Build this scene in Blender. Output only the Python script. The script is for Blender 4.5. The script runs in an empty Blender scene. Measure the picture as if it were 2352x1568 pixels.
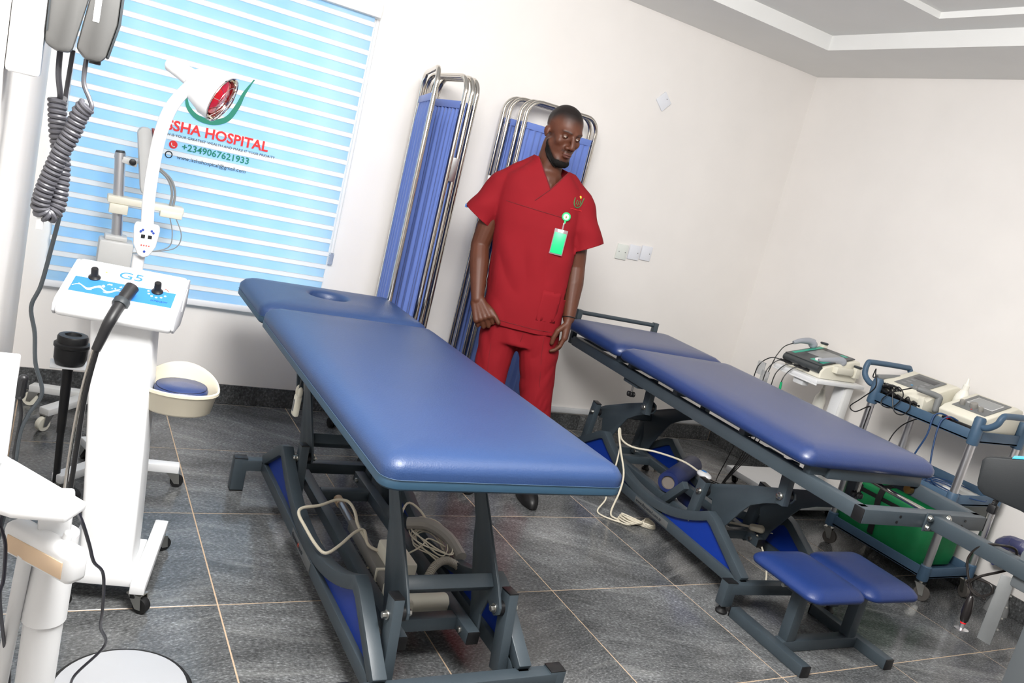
import bpy, bmesh, math, random
import numpy as np
from mathutils import Vector, Matrix
random.seed(7)
S = bpy.context.scene
COL = S.collection
PI = math.pi

# ---------------------------------------------------------------- camera
cam_d = bpy.data.cameras.new('camera'); cam = bpy.data.objects.new('camera', cam_d); COL.objects.link(cam)
cam_d.sensor_width = 36.0; cam_d.sensor_fit = 'HORIZONTAL'
CAM_F = 1883.23
cam_d.lens = 36.0 * CAM_F / 2352.0
cam_d.clip_start = 0.02
_v = np.array([1.77681704, -0.257044731, 0.561140163]); _t = np.linalg.norm(_v); _k = _v / _t
_K = np.array([[0, -_k[2], _k[1]], [_k[2], 0, -_k[0]], [-_k[1], _k[0], 0]])
CR = np.eye(3) + math.sin(_t) * _K + (1 - math.cos(_t)) * _K @ _K
_M = Matrix.Identity(4)
for i in range(3):
    _M[i][0] = CR[0][i]; _M[i][1] = -CR[1][i]; _M[i][2] = -CR[2][i]
_M.translation = Vector((-0.556945, -3.456404, 1.424841))
cam.matrix_world = _M
S.camera = cam

# ---------------------------------------------------------------- world, lights, exposure
S.view_settings.view_transform = 'Standard'; S.view_settings.look = 'None'
S.view_settings.gamma = 1.0; S.view_settings.use_curve_mapping = False
S.view_settings.exposure = 0.0
w = bpy.data.worlds.new('world'); S.world = w; w.use_nodes = True
_bg = w.node_tree.nodes['Background']
_bg.inputs[0].default_value = (0.72, 0.90, 1.0, 1); _bg.inputs[1].default_value = 4.8      # bright hazy daylight outside the window

def area(name, loc, target, sx, sy, watt, color=(1, 1, 1)):
    l = bpy.data.lights.new(name, 'AREA'); l.shape = 'RECTANGLE'; l.size = sx; l.size_y = sy
    l.energy = watt; l.color = color
    o = bpy.data.objects.new(name, l); COL.objects.link(o); o.location = loc
    o.rotation_euler = (Vector(target) - Vector(loc)).to_track_quat('-Z', 'Y').to_euler()
    return o
area('bounced_flash_light', (0.0, -2.5, 2.36), (1.5, -0.4, 0.8), 1.0, 0.9, 146, (1.0, 0.985, 0.965))
area('added_fill_light', (1.75, -2.1, 2.55), (1.75, -1.9, 0), 1.2, 1.2, 14, (1.0, 0.985, 0.965))  # added soft fill to brighten the room, not a real ceiling fixture

# ---------------------------------------------------------------- helpers: materials
def lin(c):
    c = c / 255.0
    return c / 12.92 if c <= 0.04045 else ((c + 0.055) / 1.055) ** 2.4
def L3(rgb): return (lin(rgb[0]), lin(rgb[1]), lin(rgb[2]), 1.0)
MATS = {}
def mat(name, rgb, rough=0.5, metal=0.0, var=0.0, vscale=8.0, bump=0.0, bscale=60.0, coat=0.0, spec=0.5, trans=0.0, alpha=1.0, emit=0.0, ecol=None, sheen=0.0, stretch=None):
    if name in MATS: return MATS[name]
    m = bpy.data.materials.new(name); m.use_nodes = True; nt = m.node_tree; b = nt.nodes['Principled BSDF']
    b.inputs['Base Color'].default_value = L3(rgb); b.inputs['Roughness'].default_value = rough
    b.inputs['Metallic'].default_value = metal; b.inputs['Coat Weight'].default_value = coat; b.inputs['Coat Roughness'].default_value = 0.32 if coat == 0.35 else 0.05
    b.inputs['Specular IOR Level'].default_value = spec; b.inputs['Transmission Weight'].default_value = trans
    b.inputs['Alpha'].default_value = alpha; b.inputs['Sheen Weight'].default_value = sheen
    if emit: b.inputs['Emission Color'].default_value = L3(ecol or rgb); b.inputs['Emission Strength'].default_value = emit
    tc = nt.nodes.new('ShaderNodeTexCoord'); src = tc.outputs['Object']
    if stretch:
        mp = nt.nodes.new('ShaderNodeMapping'); mp.inputs['Scale'].default_value = stretch
        nt.links.new(src, mp.inputs['Vector']); src = mp.outputs['Vector']
    n = nt.nodes.new('ShaderNodeTexNoise'); n.inputs['Scale'].default_value = vscale; n.inputs['Detail'].default_value = 4
    nt.links.new(src, n.inputs['Vector'])
    v = max(var, 0.02)
    r = nt.nodes.new('ShaderNodeValToRGB'); c = L3(rgb)
    r.color_ramp.elements[0].position = 0.3; r.color_ramp.elements[1].position = 0.7
    r.color_ramp.elements[0].color = (c[0] * (1 - v), c[1] * (1 - v), c[2] * (1 - v), 1)
    r.color_ramp.elements[1].color = (min(1, c[0] * (1 + v)), min(1, c[1] * (1 + v)), min(1, c[2] * (1 + v)), 1)
    nt.links.new(n.outputs['Fac'], r.inputs['Fac']); nt.links.new(r.outputs['Color'], b.inputs['Base Color'])
    if bump:
        n2 = nt.nodes.new('ShaderNodeTexNoise'); n2.inputs['Scale'].default_value = bscale; n2.inputs['Detail'].default_value = 3
        nt.links.new(src, n2.inputs['Vector'])
        bp = nt.nodes.new('ShaderNodeBump'); bp.inputs['Strength'].default_value = bump; bp.inputs['Distance'].default_value = 0.01
        nt.links.new(n2.outputs['Fac'], bp.inputs['Height']); nt.links.new(bp.outputs['Normal'], b.inputs['Normal'])
    MATS[name] = m
    return m

# ---------------------------------------------------------------- helpers: meshes
def V(*a): return np.array(a, float)
def unit(v): v = np.asarray(v, float); return v / (np.linalg.norm(v) + 1e-12)
def catmull(pts, k=6, closed=False):
    P = [np.array(p, float) for p in pts]; n = len(P)
    if n < 3 or k < 2: return P
    out = []
    rng = range(n) if closed else range(n - 1)
    for i in rng:
        if closed: p0, p1, p2, p3 = P[i - 1], P[i], P[(i + 1) % n], P[(i + 2) % n]
        else: p0, p1, p2, p3 = P[max(i - 1, 0)], P[i], P[i + 1], P[min(i + 2, n - 1)]
        for j in range(k):
            t = j / k
            out.append(0.5 * ((2 * p1) + (-p0 + p2) * t + (2 * p0 - 5 * p1 + 4 * p2 - p3) * t * t + (-p0 + 3 * p1 - 3 * p2 + p3) * t ** 3))
    if not closed: out.append(P[-1])
    return out
class MB:
    def __init__(s): s.v = []; s.f = []
    def add(s, verts, faces):
        o = len(s.v); s.v += [tuple(map(float, q)) for q in verts]; s.f += [tuple(i + o for i in f) for f in faces]; return s
    def box(s, c, d, rz=0, M=None):
        c = V(*c); h = V(*d) / 2; vs = []
        for sx in (-1, 1):
            for sy in (-1, 1):
                for sz in (-1, 1):
                    p = V(sx * h[0], sy * h[1], sz * h[2])
                    if rz: p = V(p[0] * math.cos(rz) - p[1] * math.sin(rz), p[0] * math.sin(rz) + p[1] * math.cos(rz), p[2])
                    if M is not None: p = np.array(M) @ p
                    vs.append(c + p)
        return s.add(vs, [(0, 1, 3, 2), (4, 6, 7, 5), (0, 4, 5, 1), (2, 3, 7, 6), (0, 2, 6, 4), (1, 5, 7, 3)])
    def b2(s, a, b): # box from two corners
        return s.box([(a[i] + b[i]) / 2 for i in range(3)], [abs(b[i] - a[i]) for i in range(3)])
    def beam(s, p0, p1, w, h, up=(0, 0, 1)):
        p0 = V(*p0); p1 = V(*p1); d = unit(p1 - p0); up = V(*up)
        if abs(d @ unit(up)) > 0.95: up = V(1, 0, 0)
        x = unit(np.cross(d, up)); z = np.cross(x, d)
        vs = []
        for p in (p0, p1):
            for a, b in ((-1, -1), (1, -1), (1, 1), (-1, 1)): vs.append(p + x * a * w / 2 + z * b * h / 2)
        return s.add(vs, [(3, 2, 1, 0), (4, 5, 6, 7), (0, 1, 5, 4), (1, 2, 6, 5), (2, 3, 7, 6), (3, 0, 4, 7)])
    def cyl(s, p0, p1, r0, r1=None, n=16, caps=True):
        r1 = r0 if r1 is None else r1
        p0 = V(*p0); p1 = V(*p1); d = unit(p1 - p0); a = V(0, 0, 1) if abs(d[2]) < 0.9 else V(1, 0, 0)
        x = unit(np.cross(d, a)); y = np.cross(d, x); vs = []
        for p, r in ((p0, r0), (p1, r1)):
            for i in range(n):
                t = 2 * PI * i / n; vs.append(p + x * math.cos(t) * r + y * math.sin(t) * r)
        fs = [(i, (i + 1) % n, n + (i + 1) % n, n + i) for i in range(n)]
        if caps: fs += [tuple(range(n - 1, -1, -1)), tuple(range(n, 2 * n))]
        return s.add(vs, fs)
    def tube(s, pts, r, n=8, k=6, closed=False, taper=None):
        P = catmull(pts, k, closed) if k > 1 else [V(*p) for p in pts]
        m = len(P); vs = []; prev = None
        for i in range(m):
            if closed: d = unit(P[(i + 1) % m] - P[i - 1])
            else: d = unit(P[min(i + 1, m - 1)] - P[max(i - 1, 0)])
            if prev is None:
                a = V(0, 0, 1) if abs(d[2]) < 0.9 else V(1, 0, 0); x = unit(np.cross(d, a))
            else: x = unit(prev - d * (prev @ d))
            prev = x; y = np.cross(d, x)
            rr = r if taper is None else r * (1 + (taper - 1) * i / (m - 1))
            for j in range(n):
                t = 2 * PI * j / n; vs.append(P[i] + x * math.cos(t) * rr + y * math.sin(t) * rr)
        fs = []
        for i in range(m if closed else m - 1):
            for j in range(n):
                a = i * n + j; b = i * n + (j + 1) % n; c = ((i + 1) % m) * n + (j + 1) % n; e = ((i + 1) % m) * n + j
                fs.append((a, b, c, e))
        if not closed: fs += [tuple(range(n - 1, -1, -1)), tuple(range((m - 1) * n, m * n))]
        return s.add(vs, fs)
    def sweep(s, pts, w, h, lat):  # rectangular tube along a planar polyline, lat = axis across the plane
        P = [V(*p) for p in pts]; lat = unit(lat); m = len(P); vs = []
        for i in range(m):
            d0 = unit(P[i] - P[i - 1]) if i > 0 else unit(P[1] - P[0])
            d1 = unit(P[i + 1] - P[i]) if i < m - 1 else d0
            t = unit(d0 + d1); nrm = np.cross(lat, t); c = max(0.3, abs(t @ d0)); k = h / 2 / c
            for a, b in ((-1, -1), (1, -1), (1, 1), (-1, 1)): vs.append(P[i] + lat * a * w / 2 + nrm * b * k)
        fs = [(3, 2, 1, 0), tuple(range(4 * m - 4, 4 * m))]
        for i in range(m - 1):
            for j in range(4): fs.append((i * 4 + j, i * 4 + (j + 1) % 4, i * 4 + 4 + (j + 1) % 4, i * 4 + 4 + j))
        return s.add(vs, fs)
    def lathe(s, prof, c=(0, 0, 0), axis=(0, 0, 1), n=24, closed_ends=True):
        c = V(*c); d = unit(axis); a = V(0, 0, 1) if abs(d[2]) < 0.9 else V(1, 0, 0)
        if abs(d[2]) > 0.9: x = V(1, 0, 0); x = unit(x - d * (x @ d))
        else: x = unit(np.cross(d, a))
        y = np.cross(d, x); vs = []; m = len(prof)
        for r, z in prof:
            for i in range(n):
                t = 2 * PI * i / n; vs.append(c + d * z + x * math.cos(t) * max(r, 1e-5) + y * math.sin(t) * max(r, 1e-5))
        fs = [(k * n + i, k * n + (i + 1) % n, (k + 1) * n + (i + 1) % n, (k + 1) * n + i) for k in range(m - 1) for i in range(n)]
        if closed_ends: fs += [tuple(range(n - 1, -1, -1)), tuple(range((m - 1) * n, m * n))]
        return s.add(vs, fs)
    def plate(s, poly, o, ux, uy, t):   # extruded polygon, t = thickness centred
        o = V(*o); ux = unit(ux); uy = unit(uy); nn = np.cross(ux, uy); m = len(poly); vs = []
        for sg in (-1, 1):
            for a, b in poly: vs.append(o + ux * a + uy * b + nn * sg * t / 2)
        fs = [tuple(range(m - 1, -1, -1)), tuple(range(m, 2 * m))] + [(i, (i + 1) % m, m + (i + 1) % m, m + i) for i in range(m)]
        return s.add(vs, fs)
    def ell(s, c, r, n=16, m=10, M=None):
        c = V(*c); vs = []; fs = []
        for i in range(m + 1):
            ph = PI * i / m
            for j in range(n):
                t = 2 * PI * j / n; p = V(math.sin(ph) * math.cos(t) * r[0], math.sin(ph) * math.sin(t) * r[1], math.cos(ph) * r[2])
                if i in (0, m): p = V(1e-5 * math.cos(t), 1e-5 * math.sin(t), p[2])
                if M is not None: p = np.array(M) @ p
                vs.append(c + p)
        for i in range(m):
            for j in range(n): fs.append((i * n + j, (i + 1) * n + j, (i + 1) * n + (j + 1) % n, i * n + (j + 1) % n))
        fs += [tuple(range(n)), tuple(range((m + 1) * n - 1, m * n - 1, -1))]
        return s.add(vs, fs)
    def rings(s, rows):
        n = len(rows[0]); vs = [p for r in rows for p in r]; m = len(rows)
        fs = [(k * n + i, k * n + (i + 1) % n, (k + 1) * n + (i + 1) % n, (k + 1) * n + i) for k in range(m - 1) for i in range(n)]
        fs += [tuple(range(n - 1, -1, -1)), tuple(range((m - 1) * n, m * n))]
        return s.add(vs, fs)
    def caps(s, p0, p1, r0, r1, n=12):  # tapered capsule
        s.cyl(p0, p1, r0, r1, n); s.ell(p0, (r0, r0, r0), n, 8); s.ell(p1, (r1, r1, r1), n, 8); return s
def rrect(x0, x1, y0, y1, r, k=6):
    out = []
    for cx, cy, a0 in ((x1 - r, y1 - r, 0), (x0 + r, y1 - r, 90), (x0 + r, y0 + r, 180), (x1 - r, y0 + r, 270)):
        for i in range(k + 1):
            t = math.radians(a0 + 90 * i / k); out.append((cx + r * math.cos(t), cy + r * math.sin(t)))
    return out
def pad_rings(x0, x1, y0, y1, r, prof, k=6):
    rows = []
    for ins, z in prof:
        rows.append([(a, b, z) for a, b in rrect(x0 + ins, x1 - ins, y0 + ins, y1 - ins, max(r - ins * 0.55, 0.01), k)])
    return rows
INFO = {}
def inv_root(o):
    while o.parent: o = o.parent
    return INFO[o.name]
def mesh_of(mb, name, material, bevel=0.0, bseg=2, angle=35, smooth=True):
    me = bpy.data.meshes.new(name); me.from_pydata(mb.v, [], mb.f); me.validate()
    bm = bmesh.new(); bm.from_mesh(me)
    bmesh.ops.recalc_face_normals(bm, faces=bm.faces)
    if bevel:
        ed = [e for e in bm.edges if len(e.link_faces) == 2 and e.calc_face_angle(0) > math.radians(30)]
        bmesh.ops.bevel(bm, geom=ed, offset=bevel, segments=bseg, profile=0.5, affect='EDGES', clamp_overlap=True)
    bm.to_mesh(me); bm.free()
    if smooth:
        me.polygons.foreach_set('use_smooth', [True] * len(me.polygons)); me.set_sharp_from_angle(angle=math.radians(angle))
    me.materials.append(material); me.update()
    return me
def link(name, me, parent=None):
    o = bpy.data.objects.new(name, me); COL.objects.link(o)
    if parent is not None: o.parent = parent
    return o
def tag(o, label=None, cat=None, group=None, kind=None):
    if label: o['label'] = label
    if cat: o['category'] = cat
    if group: o['group'] = group
    if kind: o['kind'] = kind
    return o
def thing(name, label, cat, loc=(0, 0, 0), rz=0, group=None):
    o = bpy.data.objects.new(name, None); COL.objects.link(o); o.empty_display_size = 0.1
    o.location = loc; o.rotation_euler = (0, 0, rz); tag(o, label, cat, group)
    INFO[o.name] = (V(*loc), rz)
    return o
def part(name, mb, material, parent, bevel=0.0, world=False, label=None, bseg=2, angle=35, kind=None):
    if world:
        L, rz = inv_root(parent); c, sn = math.cos(-rz), math.sin(-rz); nv = []
        for q in mb.v:
            x, y, z = q[0] - L[0], q[1] - L[1], q[2] - L[2]; nv.append((x * c - y * sn, x * sn + y * c, z))
        mb.v = nv
    o = link(name, mesh_of(mb, name, material, bevel, bseg, angle), parent)
    if label: o['label'] = label
    if kind: o['kind'] = kind
    return o
def solo(name, mb, material, label, cat, group=None, loc=None, bevel=0.0, bseg=2):   # one-mesh thing, verts in world coords
    if loc is None:
        a = np.array(mb.v); loc = ((a[:, 0].min() + a[:, 0].max()) / 2, (a[:, 1].min() + a[:, 1].max()) / 2, a[:, 2].min())
    mb.v = [(q[0] - loc[0], q[1] - loc[1], q[2] - loc[2]) for q in mb.v]
    o = link(name, mesh_of(mb, name, material, bevel, bseg)); o.location = loc; tag(o, label, cat, group); INFO[o.name] = (V(*loc), 0)
    return o
def struct(name, mb, material, parent=None, bevel=0.0):
    o = link(name, mesh_of(mb, name, material, bevel), parent)
    if parent is None: o['kind'] = 'structure'; INFO[o.name] = (V(0, 0, 0), 0)
    return o
def text_mesh(body, size, extrude=0.0006, offset=0.0, align='LEFT'):
    cu = bpy.data.curves.new('t', 'FONT'); cu.body = body; cu.size = size; cu.extrude = extrude; cu.offset = offset; cu.align_x = align; cu.resolution_u = 3
    o = bpy.data.objects.new('t', cu); COL.objects.link(o)
    dg = bpy.context.evaluated_depsgraph_get(); me = bpy.data.meshes.new_from_object(o.evaluated_get(dg))
    bpy.data.objects.remove(o); bpy.data.curves.remove(cu)
    vs = [tuple(q.co) for q in me.vertices]; fs = [tuple(p.vertices) for p in me.polygons]; bpy.data.meshes.remove(me)
    return vs, fs
def lettering(body, size, o, ux, uy, material, parent, width=None, name='lettering', offset=0.0, world=False, extrude=0.0006, align='LEFT'):
    vs, fs = text_mesh(body, size, extrude, offset, align)
    if not vs: return None
    a = np.array(vs); x0 = a[:, 0].min(); x1 = a[:, 0].max(); k = (width / (x1 - x0)) if width else 1.0
    o = V(*o); ux = unit(ux); uy = unit(uy); nn = np.cross(ux, uy)
    if align == 'LEFT': a[:, 0] -= x0
    mb = MB(); mb.add([o + ux * q[0] * k + uy * q[1] + nn * q[2] for q in a], fs)
    return part(name, mb, material, parent, world=world)
def remesh(mb, voxel, it=4, fac=0.5):
    me = bpy.data.meshes.new('tmp'); me.from_pydata(mb.v, [], mb.f)
    bm = bmesh.new(); bm.from_mesh(me); bmesh.ops.recalc_face_normals(bm, faces=bm.faces); bm.to_mesh(me); bm.free()
    o = bpy.data.objects.new('tmp', me); COL.objects.link(o)
    r = o.modifiers.new('r', 'REMESH'); r.mode = 'VOXEL'; r.voxel_size = voxel
    if it:
        sm = o.modifiers.new('s', 'SMOOTH'); sm.factor = fac; sm.iterations = it
    dg = bpy.context.evaluated_depsgraph_get(); res = bpy.data.meshes.new_from_object(o.evaluated_get(dg))
    bpy.data.objects.remove(o); bpy.data.meshes.remove(me)
    return res
def cable(name, pts, r, material, label, cat='cable', group=None, k=6):
    return solo(name, MB().tube(pts, r, 8, k), material, label, cat, group)

# ---------------------------------------------------------------- materials
M_wall = mat('wall_paint', (235, 231, 227), 0.75, var=0.012, vscale=3, bump=0.02, bscale=180)
M_ceil = mat('ceiling_paint', (228, 228, 226), 0.8, var=0.012, vscale=2)
M_white = mat('white_enamel', (240, 241, 242), 0.35)
M_wplast = mat('white_plastic', (232, 232, 230), 0.42)
M_cream = mat('cream_plastic', (228, 224, 208), 0.45)
M_steel = mat('slate_grey_paint', (62, 72, 79), 0.42, var=0.06, vscale=12, bump=0.03, bscale=300)
M_blk = mat('black_plastic', (22, 22, 24), 0.4)
M_rub = mat('black_rubber', (18, 18, 19), 0.6)
M_chr = mat('chrome', (205, 200, 192), 0.12, 1.0)
M_alu = mat('brushed_aluminium', (206, 206, 208), 0.36, 1.0)
M_zinc = mat('zinc_bolt', (190, 190, 185), 0.3, 1.0)
M_navy = mat('navy_vinyl', (38, 62, 104), 0.42, var=0.05, vscale=3, bump=0.09, bscale=220, spec=0.6)
M_navy2 = mat('dark_navy_vinyl', (22, 48, 102), 0.42, var=0.05, vscale=3, bump=0.08, bscale=220, spec=0.8, coat=0.35)
M_navy3 = mat('stool_navy_vinyl', (28, 52, 110), 0.45, var=0.05, vscale=3, bump=0.08, bscale=220)
M_teal = mat('teal_edge_vinyl', (38, 66, 86), 0.45)
M_bluep = mat('blue_panel', (10, 52, 150), 0.4)
M_grey = mat('grey_plastic', (118, 120, 122), 0.45)
M_dgrey = mat('dark_grey_plastic', (52, 58, 62), 0.5)
M_creamc = mat('cream_cable', (214, 206, 186), 0.5)
M_slate = mat('trolley_blue_plastic', (66, 92, 116), 0.5, var=0.04, vscale=20, bump=0.03, bscale=400)
# ================================================================ SETTING
XL, XR, YB, YF, ZS = -0.645, 3.591, 0.623, -4.4, 2.52
def granite(name, scale_v):
    m = bpy.data.materials.new(name); m.use_nodes = True; nt = m.node_tree; b = nt.nodes['Principled BSDF']; N = nt.nodes.new; Lk = nt.links.new
    tc = N('ShaderNodeTexCoord'); oi = N('ShaderNodeObjectInfo')
    mul = N('ShaderNodeVectorMath'); mul.operation = 'SCALE'; mul.inputs['Scale'].default_value = 37.0
    cmb = N('ShaderNodeCombineXYZ'); Lk(oi.outputs['Random'], cmb.inputs[0]); Lk(oi.outputs['Random'], cmb.inputs[1]); Lk(cmb.outputs[0], mul.inputs[0])
    add = N('ShaderNodeVectorMath'); add.operation = 'ADD'; Lk(tc.outputs['Object'], add.inputs[0]); Lk(mul.outputs[0], add.inputs[1])
    rot = N('ShaderNodeVectorRotate'); rot.rotation_type = 'Z_AXIS'
    ra = N('ShaderNodeMath'); ra.operation = 'MULTIPLY_ADD'; ra.inputs[1].default_value = 1.5; ra.inputs[2].default_value = -0.55; Lk(oi.outputs['Random'], ra.inputs[0])
    Lk(add.outputs[0], rot.inputs['Vector']); Lk(ra.outputs[0], rot.inputs['Angle'])
    def noise(sc, det, stretch, dist=0.0):
        mp = N('ShaderNodeMapping'); mp.inputs['Scale'].default_value = stretch; Lk(rot.outputs[0], mp.inputs['Vector'])
        n = N('ShaderNodeTexNoise'); n.inputs['Scale'].default_value = sc; n.inputs['Detail'].default_value = det; n.inputs['Distortion'].default_value = dist
        n.inputs['Roughness'].default_value = 0.65
        Lk(mp.outputs[0], n.inputs['Vector']); return n.outputs['Fac']
    streak = noise(4.5, 8, (1, 3.6, 1), 0.25); grain = noise(85, 3, (1, 1.8, 1)); cloud = noise(2.2, 3, (1, 2, 1), 0.4)
    def ramp(src, stops):
        r = N('ShaderNodeValToRGB'); e = r.color_ramp.elements
        e[0].position, e[1].position = stops[0][0], stops[-1][0]; e[0].color = (stops[0][1],) * 3 + (1,); e[1].color = (stops[-1][1],) * 3 + (1,)
        for p, c in stops[1:-1]: q = e.new(p); q.color = (c,) * 3 + (1,)
        Lk(src, r.inputs['Fac']); return r.outputs['Color']
    a = ramp(streak, [(0.25, 0.085), (0.5, 0.125), (0.66, 0.16), (0.8, 0.21)])
    g = ramp(grain, [(0.30, 0.45), (0.48, 0.88), (0.58, 1.2), (0.72, 2.3)])
    c = ramp(cloud, [(0.28, 0.60), (0.72, 1.45)])
    mx = N('ShaderNodeMix'); mx.data_type = 'RGBA'; mx.blend_type = 'MULTIPLY'; mx.inputs['Factor'].default_value = 1; Lk(a, mx.inputs['A']); Lk(g, mx.inputs['B'])
    mx2 = N('ShaderNodeMix'); mx2.data_type = 'RGBA'; mx2.blend_type = 'MULTIPLY'; mx2.inputs['Factor'].default_value = 1; Lk(mx.outputs['Result'], mx2.inputs['A']); Lk(c, mx2.inputs['B'])
    # broad pale mineral streaks
    vn = noise(1.3, 4, (1, 6.5, 1), 0.35)
    vr = N('ShaderNodeValToRGB'); e = vr.color_ramp.elements; e[0].position = 0.56; e[0].color = (0, 0, 0, 1); e[1].position = 0.74; e[1].color = (0.75, 0.75, 0.75, 1); Lk(vn, vr.inputs['Fac'])
    mx4 = N('ShaderNodeMix'); mx4.data_type = 'RGBA'; mx4.blend_type = 'MULTIPLY'; mx4.inputs['Factor'].default_value = 0.55; Lk(g, mx4.inputs['B']); mx4.inputs['A'].default_value = (0.30, 0.295, 0.285, 1)
    mx3 = N('ShaderNodeMix'); mx3.data_type = 'RGBA'; mx3.blend_type = 'MIX'; Lk(vr.outputs['Color'], mx3.inputs['Factor']); Lk(mx2.outputs['Result'], mx3.inputs['A']); Lk(mx4.outputs['Result'], mx3.inputs['B'])
    tint = N('ShaderNodeMix'); tint.data_type = 'RGBA'; tint.blend_type = 'MULTIPLY'; tint.inputs['Factor'].default_value = 1
    Lk(mx3.outputs['Result'], tint.inputs['A']); tint.inputs['B'].default_value = (0.97, 1.0, 1.02, 1)
    val = N('ShaderNodeMath'); val.operation = 'MULTIPLY_ADD'; val.inputs[1].default_value = 0.35; val.inputs[2].default_value = scale_v; Lk(oi.outputs['Random'], val.inputs[0])
    sc = N('ShaderNodeVectorMath'); sc.operation = 'SCALE'; Lk(tint.outputs['Result'], sc.inputs[0]); Lk(val.outputs[0], sc.inputs['Scale'])
    Lk(sc.outputs[0], b.inputs['Base Color'])
    b.inputs['Roughness'].default_value = 0.17; b.inputs['Specular IOR Level'].default_value = 0.42
    return m
M_tile = granite('polished_dark_granite', 0.86)
M_skirt = granite('dark_granite_skirting', 0.6)
M_grout = mat('sand_grout', (196, 172, 146), 0.85, var=0.1, vscale=40)

floor = struct('floor', MB().b2((XL - 0.1, YF - 0.1, -0.08), (XR + 0.1, YB + 0.1, -0.0012)), M_grout)
TILES = {}
G = 0.0023
def tile(x0, x1, y0, y1):
    key = (round(x1 - x0, 4), round(y1 - y0, 4))
    if key not in TILES:
        mb = MB().b2((-key[0] / 2, -key[1] / 2, -0.012), (key[0] / 2, key[1] / 2, 0))
        TILES[key] = mesh_of(mb, 'tile', M_tile, 0.0008, 1)
    o = link('tile', TILES[key], floor); o.location = ((x0 + x1) / 2, (y0 + y1) / 2, 0)
xs = [XL] + [0.6 * i for i in range(-1, 6)] + [XR]
ys = [YB - 0.0] + [-0.6 * j for j in range(-1, 8)] + [YF]
ys = sorted(set(ys)); xs = sorted(xs)
for i in range(len(xs) - 1):
    for j in range(len(ys) - 1):
        if xs[i + 1] - xs[i] < 0.01 or ys[j + 1] - ys[j] < 0.01: continue
        tile(xs[i] + G, xs[i + 1] - G, ys[j] + G, ys[j + 1] - G)

# walls (window opening in the back wall)
WX0, WX1, WZ0, WZ1 = -0.555, 0.648, 0.525, 2.0
wb = MB()
wb.b2((XL - 0.2, YB, -0.05), (WX0, YB + 0.2, 2.75)); wb.b2((WX1, YB, -0.05), (XR + 0.2, YB + 0.2, 2.75))
wb.b2((WX0, YB, -0.05), (WX1, YB + 0.2, WZ0)); wb.b2((WX0, YB, WZ1), (WX1, YB + 0.2, 2.75))
struct('wall_back', wb, M_wall)
struct('wall_right', MB().b2((XR, YF - 0.2, -0.05), (XR + 0.2, YB, 2.75)), M_wall)
struct('wall_left', MB().b2((XL - 0.2, YF - 0.2, -0.05), (XL, YB, 2.75)), M_wall)
struct('wall_front', MB().b2((XL, YF - 0.2, -0.05), (XR, YF, 2.75)), M_wall)
# stepped ceiling: soffit border, riser, tray, shallow inner recess
ce = MB()
SX0, SX1, SY0, SY1 = -0.2, 3.032, -4.0, 0.056
ce.b2((XL, SY1, ZS), (XR, YB, ZS + 0.08)); ce.b2((XL, YF, ZS), (XR, SY0, ZS + 0.08))
ce.b2((XL, SY0, ZS), (SX0, SY1, ZS + 0.08)); ce.b2((SX1, SY0, ZS), (XR, SY1, ZS + 0.08))
RX0, RX1, RY0, RY1 = 0.5, 2.86, -3.3, -0.72
zt = ZS + 0.08
ce.b2((XL, RY1, zt), (XR, YB, zt + 0.03)); ce.b2((XL, YF, zt), (XR, RY0, zt + 0.03))
ce.b2((XL, RY0, zt), (RX0, RY1, zt + 0.03)); ce.b2((RX1, RY0, zt), (XR, RY1, zt + 0.03))
ce.b2((XL, YF, zt + 0.03), (XR, YB, zt + 0.12))
struct('ceiling', ce, M_ceil)
# skirting of cut granite tiles
HB, TB = 0.10, 0.013
bb = struct('baseboard_back', MB().b2((XL, YB - 0.006, 0.0), (XR, YB - 0.0005, HB - 0.004)), M_grout)
SK = {}
def skirt(parent, length, loc, rz):
    k = round(length, 3)
    if k not in SK: SK[k] = mesh_of(MB().b2((-k / 2, -0.004, 0.001), (k / 2, 0.004, HB)), 'tile', M_skirt, 0.001, 1)
    o = link('tile', SK[k], parent); o.location = loc; o.rotation_euler = (0, 0, rz)
xx = XL
while xx < XR - 0.02:
    x2 = min(xx + 0.6 if xx > XL else 0.055, XR - TB); skirt(bb, x2 - xx - 0.003, ((xx + x2) / 2, YB - TB + 0.004, 0), 0); xx = x2
br = struct('baseboard_right', MB().b2((XR - 0.006, YF, 0.0), (XR - 0.0005, YB - TB, HB - 0.004)), M_grout)
yy = YB - TB
while yy > YF + 0.02:
    y2 = max(yy - 0.6, YF); skirt(br, yy - y2 - 0.003, (XR - TB + 0.004, (yy + y2) / 2, 0), PI / 2); yy = y2
# surface cable trunking low on the back wall
tr = MB().b2((1.0, YB - 0.016, 0.108), (XR - 0.02, YB, 0.142))
o = struct('trim_1', tr, mat('trunking_plastic', (206, 208, 210), 0.5), bevel=0.002)
part('cover_strip', MB().b2((1.0, YB - 0.019, 0.113), (XR - 0.02, YB - 0.0155, 0.137)), mat('trunking_plastic', (206, 208, 210), 0.5), o, 0.001)

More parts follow.
